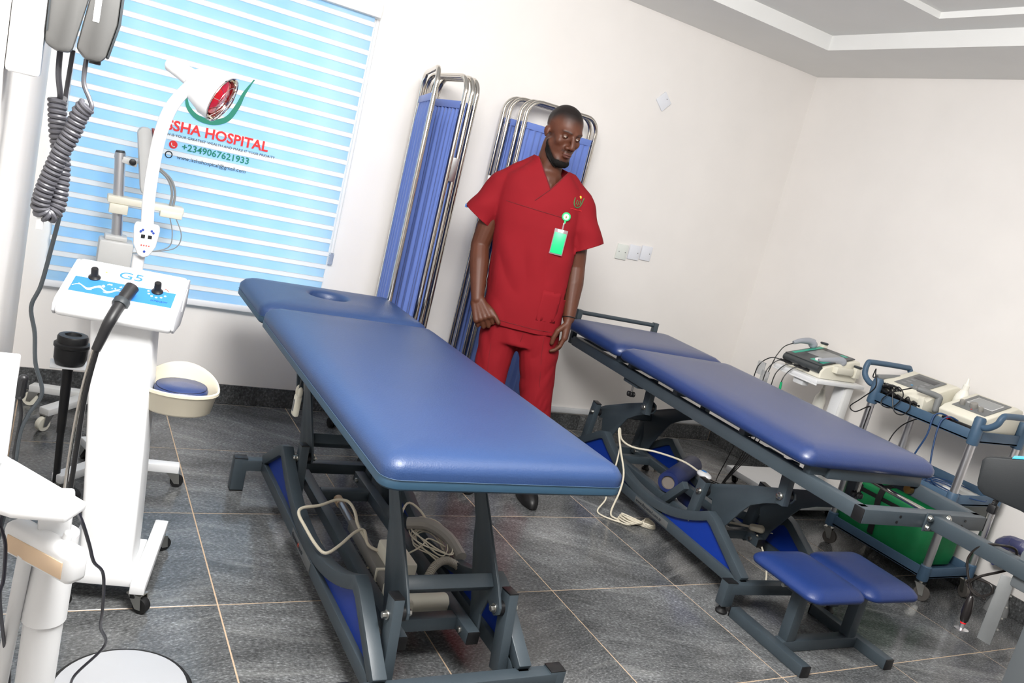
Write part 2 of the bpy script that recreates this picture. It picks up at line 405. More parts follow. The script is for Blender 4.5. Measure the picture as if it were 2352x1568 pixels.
# window with sliding panes
win = struct('window_1', MB().b2((WX0, 0.735, WZ0), (WX0 + 0.04, 0.785, WZ1)).b2((WX1 - 0.04, 0.735, WZ0), (WX1, 0.785, WZ1)).b2((WX0 + 0.04, 0.735, WZ0), (WX1 - 0.04, 0.785, WZ0 + 0.04)).b2((WX0 + 0.04, 0.735, WZ1 - 0.04), (WX1 - 0.04, 0.785, WZ1)).b2((0.03, 0.735, WZ0 + 0.04), (0.065, 0.785, WZ1 - 0.04)), mat('window_frame', (236, 238, 240), 0.4), bevel=0.002)
M_glass = mat('window_glass', (250, 253, 255), 0.02, trans=1.0)
for x0, x1 in ((WX0 + 0.042, 0.028), (0.067, WX1 - 0.042)):
    part('pane', MB().b2((x0, 0.758, WZ0 + 0.042), (x1, 0.762, WZ1 - 0.042)), M_glass, win)

# ---------------------------------------------------------------- zebra blind
def fabric(name, rgb, tmix, v):
    m = bpy.data.materials.new(name); m.use_nodes = True; nt = m.node_tree; N = nt.nodes.new; Lk = nt.links.new
    out = nt.nodes['Material Output']; nt.nodes.remove(nt.nodes['Principled BSDF'])
    tc = N('ShaderNodeTexCoord'); n = N('ShaderNodeTexNoise'); n.inputs['Scale'].default_value = 3.2; n.inputs['Detail'].default_value = 2; Lk(tc.outputs['Object'], n.inputs['Vector'])
    r = N('ShaderNodeValToRGB'); c = L3(rgb); r.color_ramp.elements[0].position = 0.35; r.color_ramp.elements[1].position = 0.65
    r.color_ramp.elements[0].color = (c[0] * (1 - v), c[1] * (1 - v * 0.4), c[2], 1); r.color_ramp.elements[1].color = (min(1, c[0] * (1 + v)), min(1, c[1] * (1 + v * 0.4)), c[2], 1)
    Lk(n.outputs['Fac'], r.inputs['Fac'])
    d = N('ShaderNodeBsdfDiffuse'); t = N('ShaderNodeBsdfTranslucent'); mx = N('ShaderNodeMixShader'); mx.inputs[0].default_value = tmix
    Lk(r.outputs['Color'], d.inputs['Color']); Lk(r.outputs['Color'], t.inputs['Color']); Lk(d.outputs[0], mx.inputs[1]); Lk(t.outputs[0], mx.inputs[2]); Lk(mx.outputs[0], out.inputs['Surface'])
    return m
M_sheer = fabric('skylit_sheer_band', (194, 225, 245), 0.5, 0.14)  # cloudy blue tint: sky showing through is put into the fabric colour
M_strip = fabric('white_band', (244, 246, 248), 0.25, 0.01)
M_hem = mat('band_hem', (196, 202, 208), 0.7)
YBL = 0.585
blind = thing('zebra_blind', 'white and pale blue zebra roller blind with printed hospital sign covering the window', 'blind', (0.05, YBL, 0.49))
part('head_box', MB().b2((-0.575, 0.545, 2.0), (0.672, YB - 0.001, 2.075)), M_wplast, blind, 0.008, world=True)
part('bottom_bar', MB().b2((-0.563, YBL - 0.012, 0.492), (0.655, YBL + 0.010, 0.522)), mat('blind_bar', (226, 228, 232), 0.45), blind, 0.005, world=True)
bandm = mesh_of(MB().b2((-0.605, -0.0007, -0.0225), (0.605, 0.0007, 0.0225)), 'sheer_band', M_sheer)
stripm = mesh_of(MB().b2((-0.607, -0.001, -0.0105), (0.607, 0.001, 0.0105)), 'white_strip', M_strip)
hemm = mesh_of(MB().b2((-0.607, -0.0008, -0.0011), (0.607, 0.0008, 0.0011)), 'hem_line', M_hem)
zb = 0.522; per = 0.0662
for i in range(23):
    z = zb + per * i
    if z + 0.02 > 2.0: break
    h = min(0.0455, 2.0 - z)
    o = link('sheer_band', bandm, blind); o.location = (-0.003, 0, z + 0.0215 - 0.49)
    if z + 0.066 < 2.0:
        o = link('white_strip', stripm, blind); o.location = (-0.003, -0.0035, z + 0.0555 - 0.49)
        q = link('hem_line', hemm, o); q.location = (0, -0.0008, -0.0112)
        q = link('hem_line', hemm, o); q.location = (0, -0.0008, 0.0110)
M_sred = mat('sign_red', (222, 38, 40), 0.6); M_sgrn = mat('sign_green', (14, 128, 104), 0.6); M_sblk = mat('sign_black', (40, 44, 50), 0.6)
UX, UZ = (1, 0, 0), (0, 0, 1)
yt = YBL - 0.0065
lettering('ISSHA HOSPITAL', 0.062, (-0.188, yt, 1.272), UX, UZ, M_sred, blind, width=0.460, offset=0.0016, world=True)
lettering('HEALTH IS YOUR GREATEST WEALTH AND MAKE IT YOUR PRIORITY', 0.0165, (-0.215, yt, 1.246), UX, UZ, M_sblk, blind, width=0.525, world=True)
lettering('+2349067621933', 0.041, (-0.098, yt, 1.196), UX, UZ, M_sgrn, blind, width=0.295, offset=0.0007, world=True)
lettering('www.isshahospital@gmail.com', 0.0235, (-0.112, yt, 1.152), UX, UZ, M_sblk, blind, width=0.302, world=True)
part('phone_badge', MB().cyl((-0.135, yt + 0.001, 1.210), (-0.135, yt - 0.0005, 1.210), 0.018, n=24), M_sred, blind, world=True)
ph = MB().tube([(-0.143, yt - 0.001, 1.217), (-0.141, yt - 0.001, 1.207), (-0.134, yt - 0.001, 1.202), (-0.127, yt - 0.001, 1.203)], 0.0022, 6)
part('phone_icon', ph, M_strip, blind, world=True)
part('mail_ring', MB().tube([(-0.147 + 0.014 * math.cos(a), yt, 1.163 + 0.014 * math.sin(a)) for a in np.linspace(0, 2 * PI, 16, endpoint=False)], 0.0024, 6, 2, closed=True), M_sblk, blind, world=True)
arc = []
for px_, pz_ in ((-0.112, 1.425), (-0.098, 1.385), (-0.055, 1.352), (0.01, 1.346), (0.07, 1.375), (0.105, 1.44), (0.125, 1.505), (0.158, 1.575)): arc.append((px_, pz_))
P = catmull([V(a, 0, b) for a, b in arc], 6); up_, lo_ = [], []
for i, p in enumerate(P):
    d = unit(P[min(i + 1, len(P) - 1)] - P[max(i - 1, 0)]); nn = V(-d[2], 0, d[0]); t = i / (len(P) - 1); wd = 0.003 + 0.0095 * math.sin(PI * min(1, t * 1.05)) ** 0.7
    up_.append((p + nn * wd)); lo_.append((p - nn * wd))
mbA = MB(); 
for i in range(len(P) - 1):
    mbA.add([(q[0], yt + e, q[2]) for e in (0, -0.0006) for q in (up_[i], up_[i + 1], lo_[i + 1], lo_[i])], [(0, 1, 2, 3), (7, 6, 5, 4), (0, 4, 5, 1), (2, 6, 7, 3)])
part('emblem_arc', mbA, M_sgrn, blind, world=True)
# bead chain loop with clear tensioner
ch = MB()
for sx in (0.668, 0.684):
    ch.cyl((sx, 0.598, 0.84), (sx, 0.598, 2.01), 0.0016, n=6)
part('bead_chain', ch, M_wplast, blind, world=True)
part('chain_tensioner', MB().b2((0.664, 0.592, 0.79), (0.688, 0.604, 0.85)), mat('clear_plastic', (215, 222, 236), 0.1, trans=0.8), blind, 0.004, world=True)

# ---------------------------------------------------------------- blank plates on the wall
M_plate = mat('switch_plate', (226, 228, 234), 0.35)
M_plate2 = mat('switch_plate_grey', (222, 226, 220), 0.35)
def plate_thing(label, x, z, w_, h_, rot=0, m=M_plate, nscrew=2, gap=0):
    o = thing('wall_plate', label, 'wall plate', (x, YB - 0.011, z - h_ / 2), 0, 'blank wall plates')
    c, s_ = math.cos(rot), math.sin(rot)
    def q(u, v, y): return (x + u * c - v * s_, y, z + u * s_ + v * c)
    mb = MB(); mb.plate([(-w_ / 2, -h_ / 2), (w_ / 2, -h_ / 2), (w_ / 2, h_ / 2), (-w_ / 2, h_ / 2)], (x, YB - 0.006, z), (c, 0, s_), (-s_, 0, c), 0.010)
    part('face_plate', mb, m, o, 0.002, world=True)
    for u in ((-0.3, 0.3) if nscrew == 2 else (0.3,)):
        part('screw', MB().cyl(q(u * w_, 0, YB - 0.0095), q(u * w_, 0, YB - 0.0125), 0.003, n=10), M_grey, o, world=True)
plate_thing('white blank plate left of three in a row beside the person in red scrubs', 2.438, 1.160, 0.080, 0.092, m=M_plate2)
plate_thing('white blank plate in the middle of the row of three', 2.530, 1.172, 0.082, 0.090, nscrew=1)
plate_thing('white blank plate at the right end of the row of three', 2.620, 1.182, 0.080, 0.090, nscrew=1)
plate_thing('white blank plate hung diamond-wise high on the wall', 2.448, 2.069, 0.078, 0.082, rot=PI / 4 + 0.05, nscrew=1)
# ================================================================ TREATMENT TABLES
PADP = [(0.014, 0.0), (0.004, 0.006), (0.0, 0.018), (0.002, 0.030), (0.014, 0.046), (0.040, 0.058), (0.085, 0.064), (0.16, 0.066)]
def pad_mesh(x0, x1, y0, y1, z0, h, r, hole=None, flat_bottom=False):
    k = h / 0.066; ki = min(1.0, min(x1 - x0, y1 - y0) * 0.42 / 0.16); prof = [(a * (ki if a > 0.02 else 1), z0 + z * k) for a, z in PADP]
    if flat_bottom: prof = [(0.0, z0), (0.0, z0 + 0.006)] + [(a, z) for a, z in prof if z > z0 + 0.007]
    mb = MB()
    if hole is None: return mb.rings(pad_rings(x0, x1, y0, y1, r, prof, 8))
    rows = pad_rings(x0, x1, y0, y1, r, prof[:-1], 8); hx, hy, hr = hole; zt_ = z0 + h
    def resample(row, n=96):
        P_ = [V(*q) for q in row] + [V(*row[0])]; cu = np.concatenate([[0], np.cumsum([np.linalg.norm(P_[i + 1] - P_[i]) for i in range(len(P_) - 1)])]); out = []
        for s_ in np.linspace(0, cu[-1], n, endpoint=False):
            i = min(len(P_) - 2, int(np.searchsorted(cu, s_, 'right') - 1)); t = (s_ - cu[i]) / max(1e-9, cu[i + 1] - cu[i]); out.append(tuple(P_[i] * (1 - t) + P_[i + 1] * t))
        return out
    rows = [resample(q) for q in rows]
    ang = [math.atan2((p[1] - hy), (p[0] - hx)) for p in rows[-1]]
    rows.append([(hx + (p[0] - hx) * 0.55 + 0.45 * hr * math.cos(a), hy + (p[1] - hy) * 0.55 + 0.45 * hr * math.sin(a), zt_) for p, a in zip(rows[-1], ang)])
    for rr, dz in ((1.28, 0.001), (1.1, -0.003), (1.0, -0.011), (0.94, -0.025), (0.90, -h + 0.004)):
        rows.append([(hx + hr * rr * math.cos(a) * 1.06, hy + hr * rr * math.sin(a), zt_ + dz) for a in ang])
    return mb.rings(rows)
def bolt(parent, p, ax, r=0.011, l=0.02, name='bolt', collar=True):
    p = V(*p); ax = unit(ax); mb = MB(); mb.cyl(p, p + ax * l * 0.3, r * 1.35, n=14); mb.cyl(p + ax * l * 0.3, p + ax * l, r, r * 0.92, n=6)
    return part(name, mb, M_zinc, parent, 0.0008)
def pipe(parent, name, p0, p1, w_=0.04, h_=0.04, m=None, up=(0, 0, 1), cap=True, bevel=0.004):
    o = part(name, MB().beam(p0, p1, w_, h_, up), m or M_steel, parent, bevel)
    return o
def endcap(parent, p, d, w_, h_, up=(0, 0, 1)):
    p = V(*p); d = unit(d); part('end_cap', MB().beam(p, p + d * 0.004, w_ * 0.97, h_ * 0.97, up), M_blk, parent, 0.0015)
def bed_base(t, feet, posts, humps, sgn, arm_len, arm_ang, pivz, HW=0.315, RX=0.215, zfoot=0.022):
    f0, f1 = feet
    zc = 0.108
    for y in feet:
        b = part('cross_beam', MB().beam((-HW, y, zc), (HW, y, zc), 0.045, 0.045), M_steel, t, 0.004)
        for s in (-1, 1):
            ft = part('foot', MB().b2((s * HW - 0.026, y - 0.022, zfoot), (s * HW + 0.026, y + 0.022, 0.135)), M_steel, t, 0.004)
            part('end_cap', MB().b2((s * HW - 0.025, y - 0.021, 0.134), (s * HW + 0.025, y + 0.021, 0.1375)), M_blk, ft, 0.001)
            if zfoot > 0.01: part('rubber_foot', MB().lathe([(0.022, 0.0), (0.024, 0.008), (0.014, 0.018), (0.010, 0.04)], (s * HW, y, 0.0), n=16), M_rub, ft)
            else: part('rubber_foot', MB().b2((s * HW - 0.025, y - 0.021, 0.0), (s * HW + 0.025, y + 0.021, zfoot)), M_rub, ft)
    hy0, hy1 = humps; mid = (hy0 + hy1) / 2
    for s in (-1, 1):
        x = s * RX
        sf = part('side_rail', MB().beam((x, f0, zc), (x, f1, zc), 0.04, 0.045), M_steel, t, 0.004)
        # bow tube: leg, hump, dip, hump, leg
        P = [(f0 + 0.012, 0.13), (hy0 - 0.035, 0.262)]
        dip = 0.148
        for k in range(0, 21):
            u = k / 20.0; y = hy0 + (hy1 - hy0) * u; z = dip + (0.272 - dip) * abs(2 * u - 1) ** 2.1
            P.append((y, z))
        P += [(hy1 + 0.035, 0.262), (f1 - 0.012, 0.13)]
        part('bow_tube', MB().sweep([(x, a, b) for a, b in P], 0.04, 0.04, (1, 0, 0)), M_steel, t, 0.003, angle=25)
        for a, b in ((f0 + 0.03, mid - 0.15), (mid + 0.15, f1 - 0.03)):
            pts = [(a, 0.125), (b, 0.125)]; ts = np.linspace(b, a, 18); tops = []
            for y in ts:
                if y < hy0 - 0.035: z = 0.13 + (0.262 - 0.13) * (y - f0) / (hy0 - 0.035 - f0)
                elif y > hy1 + 0.035: z = 0.13 + (0.262 - 0.13) * (f1 - y) / (f1 - hy1 - 0.035)
                else:
                    u = min(1, max(0, (y - hy0) / (hy1 - hy0))); z = dip + (0.272 - dip) * abs(2 * u - 1) ** 2.1
                tops.append((y, max(0.127, z - 0.012)))
            part('side_panel', MB().plate(pts + tops, (x, 0, 0), (0, 1, 0), (0, 0, 1), 0.006), M_bluep, t)
            part('rivet', MB().cyl((x - 0.006, (hy0 + 0.12) if a < mid else (hy1 - 0.12), 0.19), (x + 0.006, (hy0 + 0.12) if a < mid else (hy1 - 0.12), 0.19), 0.004, n=8), M_zinc, t)
    # pivot posts and cranks
    ca, sa = math.cos(arm_ang), math.sin(arm_ang)
    tops = []
    for y in posts:
        for s in (-1, 1):
            x = s * 0.172
            p = part('pivot_post', MB().beam((x, y - 0.035 * sgn, 0.09), (x, y, pivz + 0.05), 0.03, 0.05, (0, 1, 0)), M_steel, t, 0.003)
            part('end_cap', MB().beam((x, y, pivz + 0.049), (x, y + 0.0005 * sgn, pivz + 0.054), 0.029, 0.049, (0, 1, 0)), M_blk, p, 0.001)
            bolt(p, (x + s * 0.015, y - 0.004, pivz), (s, 0, 0), 0.010, 0.017)
            xi = s * 0.138
            part('bushing', MB().cyl((x - s * 0.014, y, pivz), (xi, y, pivz), 0.021, n=18), M_blk, p)
            # crank plate in the (y, z) plane: nose at the pivot, long arm to the bed, tail to the linkage
            A = V(ca * sgn, sa); B = V(-sa * sgn, ca)          # along arm / perpendicular (upwards)
            def q(u, v): return (y + A[0] * u + B[0] * v, pivz + A[1] * u + B[1] * v)
            tail_y, tail_z = y + 0.115 * sgn * math.cos(arm_ang * 0.6) - 0.02 * sgn, 0.150
            L_ = arm_len
            top_edge = [q(-0.022, 0.012), q(-0.008, 0.027), q(0.05, 0.034), q(L_ * 0.5, 0.036), q(L_, 0.030), q(L_ + 0.022, 0.012), q(L_ + 0.022, -0.012), q(L_, -0.028), q(L_ * 0.72, -0.032), q(L_ * 0.55, -0.045), q(L_ * 0.44, -0.075)]
            tv = V(tail_y, tail_z); e0 = V(*q(L_ * 0.44, -0.075)); e1 = V(*q(0.0, -0.024))
            dirn = unit(tv - (V(*q(0.05, 0)))); pn = V(-dirn[1], dirn[0])
            if (e0 - tv) @ pn < 0: pn = -pn
            tail = [tuple(tv + pn * 0.07 - dirn * 0.05), tuple(tv + pn * 0.035 + dirn * 0.005), tuple(tv + dirn * 0.028 + pn * 0.010), tuple(tv + dirn * 0.028 - pn * 0.012), tuple(tv - pn * 0.028)]
            near = [tuple(0.5 * tv + 0.5 * e1 - pn * 0.012 + pn * 0.03), q(0.03, -0.034), q(0.0, -0.027), q(-0.018, -0.014)]
            part('lift_crank', MB().plate(top_edge + tail + near, (xi, 0, 0), (0, 1, 0), (0, 0, 1), 0.008), M_steel, t, 0.0015)
            bolt(t, (xi - s * 0.004, y, pivz), (-s, 0, 0), 0.010, 0.014)
            bolt(t, (xi - s * 0.008 - s * 0.03, tail_y, tail_z), (-s, 0, 0), 0.010, 0.016)
            if s < 0: tops.append((y + A[0] * L_, pivz + A[1] * L_)); tails = (tail_y, tail_z)
        part('crank_tube', MB().beam((-0.134, y + A[0] * 0.075 + B[0] * -0.006, pivz + A[1] * 0.075 + B[1] * -0.006), (0.134, y + A[0] * 0.075 + B[0] * -0.006, pivz + A[1] * 0.075 + B[1] * -0.006), 0.04, 0.04, (0, B[0], B[1])), M_steel, t, 0.003)
    # connecting frame between the cranks
    ty = [p + (tails[0] - posts[1]) for p in posts]; zf = 0.150
    for s in (-1, 1):
        fr = part('link_beam', MB().beam((s * 0.112, min(ty) - 0.045, zf), (s * 0.112, max(ty) + 0.045, zf), 0.04, 0.04), M_steel, t, 0.004)
        for e, d in ((min(ty) - 0.045, -1), (max(ty) + 0.045, 1)): endcap(fr, (s * 0.112, e, zf), (0, d, 0), 0.04, 0.04)
    for yv in (min(ty) + 0.05, max(ty) - 0.13): part('link_crossbar', MB().beam((-0.092, yv, zf), (0.092, yv, zf), 0.04, 0.04), M_steel, t, 0.003)
    return tops, ty

# ---------------------------------------------------------------- near table (raised, edge board, face hole)
LO = V(0.497, -1.85, 0)
bedL = thing('treatment_table', 'raised blue padded treatment table with a face hole nearest the camera', 'treatment table', tuple(LO))
tops, ty = bed_base(bedL, (0.045, 1.465), (0.150, 1.165), (0.30, 1.21), 1, 0.49, math.radians(46), 0.268, zfoot=0.004)
ZP = 0.682
for nm, y0, y1, hole in (('main_cushion', 0.0, 1.425, None), ('head_cushion', 1.435, 1.955, (-0.018, 1.725, 0.074))):
    cu = part(nm, pad_mesh(-0.345, 0.345, y0, y1, ZP + 0.027, 0.062, 0.045, hole, True), M_navy, bedL, angle=60)
    eb = MB().rings(pad_rings(-0.346, 0.346, y0 - 0.001, y1 + 0.001, 0.045, [(0.006, ZP), (0.0, ZP + 0.006), (0.0, ZP + 0.023), (0.003, ZP + 0.0275)], 8))
    if hole:
        rows = pad_rings(-0.346, 0.346, y0 - 0.001, y1 + 0.001, 0.045, [(0.006, ZP), (0.0, ZP + 0.006), (0.0, ZP + 0.023), (0.003, ZP + 0.0275)], 8)
        eb = MB(); eb.rings(rows)
    part('edge_board', eb, M_teal, cu, angle=40)
    part('seam_piping', MB().tube([(a, b, ZP + 0.0285) for a, b in rrect(-0.347, 0.347, y0 - 0.002, y1 + 0.002, 0.046, 6)], 0.0008, 5, 1, closed=True), mat('pale_seam', (60, 84, 108), 0.6), cu)
for s in (-1, 1):
    part('upper_rail', MB().beam((s * 0.18, 0.12, ZP - 0.021), (s * 0.18, 1.9, ZP - 0.021), 0.04, 0.04), M_steel, bedL, 0.003)
for y in (0.30, 1.36, 1.48): part('upper_crossbar', MB().beam((-0.16, y, ZP - 0.022), (0.16, y, ZP - 0.022), 0.04, 0.036), M_steel, bedL, 0.003)
for (y, z) in tops:
    for s in (-1, 1): part('hanger_bracket', MB().b2((s * 0.146 - 0.006, y - 0.02, z - 0.03), (s * 0.146 + 0.006, y + 0.02, ZP - 0.04)), M_steel, bedL, 0.002)
# head section support strut (left side) and actuator
part('support_strut', MB().beam((-0.20, 1.23, 0.46), (-0.20, 1.36, ZP - 0.04), 0.012, 0.025, (1, 0, 0)), M_steel, bedL, 0.002)
a0, a1 = V(-0.035, ty[1] - 0.19, 0.150), V(-0.06, ty[0] + 0.12, 0.165)
d = unit(a1 - a0)
part('actuator_rod', MB().cyl(a0, a0 + d * 0.2, 0.012, n=14), M_alu, bedL)
part('rod_end', MB().cyl(a0 - d * 0.02, a0 + d * 0.022, 0.017, n=14), mat('tan_nylon', (196, 170, 140), 0.5), bedL)
part('actuator_housing', MB().beam(a0 + d * 0.19, a1 - d * 0.02, 0.034, 0.036), mat('actuator_grey', (128, 126, 122), 0.45), bedL, 0.004)
part('actuator_gearbox', MB().beam(a1 - d * 0.08, a1 + d * 0.05, 0.06, 0.065), M_cream, bedL, 0.012)
part('actuator_motor', MB().cyl(a1 + V(0.02, 0.0, 0.0), a1 + V(0.155, 0.005, -0.004), 0.029, n=20), M_cream, bedL, 0.004)
cbx = part('control_box', MB().box(a0 * 0.28 + a1 * 0.72 + V(0.055, 0.01, 0.028), (0.075, 0.17, 0.062)), M_cream, bedL, 0.008)
part('blue_sticker', MB().cyl(a0 * 0.28 + a1 * 0.72 + V(0.045, 0.045, 0.0585), a0 * 0.28 + a1 * 0.72 + V(0.045, 0.045, 0.0600), 0.006, n=12), mat('sticker_blue', (30, 120, 190), 0.5), cbx)
part('cable_tie', MB().beam(a0 * 0.25 + a1 * 0.75 + V(0.0, 0, 0), a0 * 0.25 + a1 * 0.75 + d * 0.012, 0.042, 0.044), M_cream, bedL, 0.003)
def lw(pts): return [V(*p) for p in pts]
# cream cable standing in a big loop over the left rail
loop = [(0.02, 0.60, 0.19), (-0.02, 0.62, 0.185), (-0.06, 0.655, 0.19), (-0.068, 0.697, 0.22), (-0.103, 0.685, 0.22), (-0.171, 0.619, 0.21), (-0.221, 0.59, 0.2), (-0.242, 0.635, 0.205), (-0.257, 0.726, 0.22), (-0.266, 0.78, 0.235), (-0.247, 0.814, 0.24), (-0.183, 0.835, 0.24), (-0.124, 0.856, 0.25), (-0.084, 0.845, 0.25), (-0.075, 0.79, 0.24), (-0.077, 0.736, 0.22), (-0.06, 0.68, 0.195)]
part('motor_cable', MB().tube(loop, 0.0052, 8, 6), M_creamc, bedL)
part('mains_lead', MB().tube([(-0.10, 0.96, 0.006), (-0.105, 0.86, 0.006), (-0.075, 0.78, 0.006), (-0.04, 0.74, 0.02), (0.0, 0.70, 0.12)], 0.004, 8, 6), M_creamc, bedL)
part('mains_connector', MB().cyl((-0.10, 1.0, 0.012), (-0.10, 0.95, 0.010), 0.012, 0.008, n=12), M_creamc, bedL)
# bundle of thin leads and corrugated sleeve on the right link beam
bun = MB()
random.seed(3)
for i in range(7):
    cx, cy = 0.16, 0.66; r1 = 0.055 + 0.03 * random.random(); z0 = 0.18 + 0.012 * i * 0.6; ph_ = random.random() * 6
    bun.tube([(cx + r1 * math.cos(a + ph_) * 0.75, cy + r1 * 1.5 * math.sin(a + ph_), z0 + 0.012 * math.sin(2 * a + i)) for a in np.linspace(0, 2 * PI, 9, endpoint=False)], 0.0024, 6, 4, closed=True)
bun.tube([(0.03, 0.62, 0.185), (0.06, 0.72, 0.22), (0.12, 0.82, 0.26), (0.17, 0.80, 0.24), (0.19, 0.72, 0.20)], 0.004, 6, 5)
bun.tube([(0.03, 0.58, 0.19), (0.10, 0.60, 0.215), (0.15, 0.66, 0.21), (0.2, 0.62, 0.20)], 0.003, 6, 5)
part('lead_bundle', bun, M_creamc, bedL)
sl = catmull([(0.06, 0.45, 0.165), (0.11, 0.50, 0.20), (0.17, 0.53, 0.20), (0.225, 0.50, 0.175)], 14)
co = MB()
for i in range(len(sl) - 1): co.cyl(sl[i], sl[i] * 0.55 + sl[i + 1] * 0.45, 0.0135, n=12); co.cyl(sl[i] * 0.5 + sl[i + 1] * 0.5, sl[i + 1], 0.0115, n=12)
part('corrugated_sleeve', co, mat('grey_beige_plastic', (186, 180, 168), 0.5), bedL)
part('tape_wrap', MB().tube([(0.10, 0.74, 0.225), (0.16, 0.70, 0.24), (0.215, 0.64, 0.22), (0.225, 0.55, 0.20)], 0.021, 10, 4), mat('grey_tape', (150, 146, 140), 0.55), bedL)
# maker plate on the near rail
mp = part('maker_plate', MB().b2((-0.2375, 0.66, 0.092), (-0.2352, 0.90, 0.126)), mat('plate_grey', (96, 98, 98), 0.35), bedL, 0.001)
part('red_mark', MB().b2((-0.2385, 0.80, 0.102), (-0.2374, 0.815, 0.114)), mat('mark_red', (200, 70, 40), 0.5), mp)
lettering('fizyomed.com.tr', 0.02, (-0.2384, 0.89, 0.103), (0, -1, 0), (0, 0, 1), M_sblk, mp, width=0.14)
# white hand control hanging at the left edge
hc = thing('hand_control', 'small white two-lobed hand switch hanging at the left edge of the near table', 'hand switch', (0.205, -0.90, 0.50))
part('grip', MB().box((0.203, -0.905, 0.545), (0.020, 0.038, 0.075)), M_cream, hc, 0.008, world=True)
for dy in (-0.014, 0.012): part('lobe', MB().ell((0.203, -0.905 + dy, 0.592), (0.009, 0.009, 0.020)), M_cream, hc, world=True)
part('hook_cord', MB().tube([(0.203, -0.905, 0.60), (0.21, -0.89, 0.64), (0.235, -0.88, 0.688)], 0.0035, 8), M_dgrey, hc, world=True)
part('button_slot', MB().b2((0.1915, -0.912, 0.525), (0.1932, -0.899, 0.565)), M_grey, hc, 0.0005, world=True)

# ---------------------------------------------------------------- far table (lowered, open rail frame)
RO = V(2.14, -1.65, 0); RT = -math.radians(4.8)
bedR = thing('treatment_table', 'dark blue two-section treatment table on an open grey rail frame beside the right wall', 'treatment table', tuple(RO), RT)
topsR, tyR = bed_base(bedR, (0.226, 1.70), (0.662, 1.664), (0.515, 1.43), -1, 0.49, math.radians(22.5), 0.322, 0.288, zfoot=0.034)
ZR = 0.672
for s in (-1, 1):
    part('upper_rail', MB().beam((0.015 + s * 0.285, -0.225, ZR - 0.026), (0.015 + s * 0.285, 1.90, ZR - 0.026), 0.04, 0.052), M_steel, bedR, 0.004)
fb = part('foot_bar', MB().beam((-0.29, -0.222, ZR - 0.026), (0.32, -0.222, ZR - 0.026), 0.045, 0.052), M_steel, bedR, 0.003)
for s, x in ((-1, -0.291), (1, 0.321)): endcap(fb, (x, -0.222, ZR - 0.026), (s, 0, 0), 0.045, 0.052)
for x, z in ((-0.12, 0.655), (-0.13, 0.635), (0.21, 0.655), (0.20, 0.635)): part('bolt_hole', MB().cyl((x, -0.2462, z), (x, -0.2440, z), 0.005, n=10), M_blk, fb)
part('head_bar', MB().beam((-0.25, 1.88, ZR - 0.026), (0.29, 1.88, ZR - 0.026), 0.04, 0.05), M_steel, bedR, 0.003)
for y in (0.05, 0.42, 0.9, 1.30, 1.42): part('pad_crossbar', MB().beam((-0.28, y, ZR + 0.018), (0.30, y, ZR + 0.018), 0.035, 0.036), M_steel, bedR, 0.003)
for nm, y0, y1 in (('main_cushion', 0.0, 1.34), ('head_cushion', 1.345, 1.93)):
    part(nm, pad_mesh(-0.345, 0.345, y0, y1, ZR + 0.036, 0.074, 0.05), M_navy2, bedR, angle=60)
for (y, z) in topsR:
    for s in (-1, 1):
        x = s * 0.176
        hg = part('hanger_post', MB().beam((x, y, z - 0.035), (x, y + 0.01, ZR - 0.02), 0.032, 0.045, (0, 1, 0)), M_steel, bedR, 0.003)
        bolt(hg, (x + s * 0.016, y, z), (s, 0, 0), 0.011, 0.018)
        part('bushing', MB().cyl((x - s * 0.014, y, z), (s * 0.142, y, z), 0.019, n=16), M_blk, hg)
        part('hanger_bar', MB().beam((x, y + 0.01, ZR - 0.04), (0.02 + s * 0.27, y + 0.01, ZR - 0.04), 0.04, 0.03), M_steel, bedR, 0.003)
# paper-roll bar at the head
for s in (-1, 1): part('roll_upright', MB().beam((0.02 + s * 0.262, 1.985, ZR - 0.06), (0.02 + s * 0.262, 1.985, 0.812), 0.03, 0.03, (0, 1, 0)), M_steel, bedR, 0.002)
for s in (-1, 1): part('roll_bracket', MB().beam((0.02 + s * 0.262, 1.90, ZR - 0.04), (0.02 + s * 0.262, 1.99, ZR - 0.04), 0.03, 0.03), M_steel, bedR, 0.002)
part('roll_bar', MB().cyl((-0.235, 1.985, 0.797), (0.275, 1.985, 0.797), 0.012, n=14), M_steel, bedR)
# star knobs under the frame
def knob(px_, py_, pz_, parent, st=0.045):
    mb = MB().cyl((px_, py_, pz_ - 0.012), (px_, py_, pz_ + 0.012), 0.012, n=14)
    for a in range(6): mb.ell((px_ + 0.016 * math.cos(a * PI / 3), py_ + 0.016 * math.sin(a * PI / 3), pz_), (0.008, 0.008, 0.012), 8, 6)
    kb = part('star_knob', mb, M_blk, parent); part('stem', MB().cyl((px_, py_, pz_ + 0.01), (px_, py_, pz_ + st), 0.005, n=10), M_zinc, kb)
knob(-0.255, 1.262, 0.553, bedR, 0.06); part('knob_bracket', MB().b2((-0.275, 1.20, 0.60), (-0.235, 1.33, 0.645)), M_steel, bedR, 0.003)
knob(0.05, 0.085, 0.59, bedR, 0.07)
part('slide_block', MB().beam((-0.23, 0.33, 0.632), (-0.16, 0.33, 0.632), 0.09, 0.03), M_steel, bedR, 0.003)
part('gas_strut', MB().cyl((0.09, 0.17, 0.655), (0.155, -0.20, 0.632), 0.009, n=12), M_chr, bedR); part('strut_sleeve', MB().cyl((0.08, 0.32, 0.66), (0.095, 0.15, 0.654), 0.016, n=14), M_steel, bedR)
part('roller', MB().cyl((0.255, 0.045, 0.645), (0.275, 0.045, 0.645), 0.017, n=16), mat('brass', (160, 130, 80), 0.35, 1.0), bedR)
part('pad_end_bar', MB().beam((-0.20, 0.045, ZR + 0.014), (0.285, 0.045, ZR + 0.014), 0.05, 0.042), M_steel, bedR, 0.004)
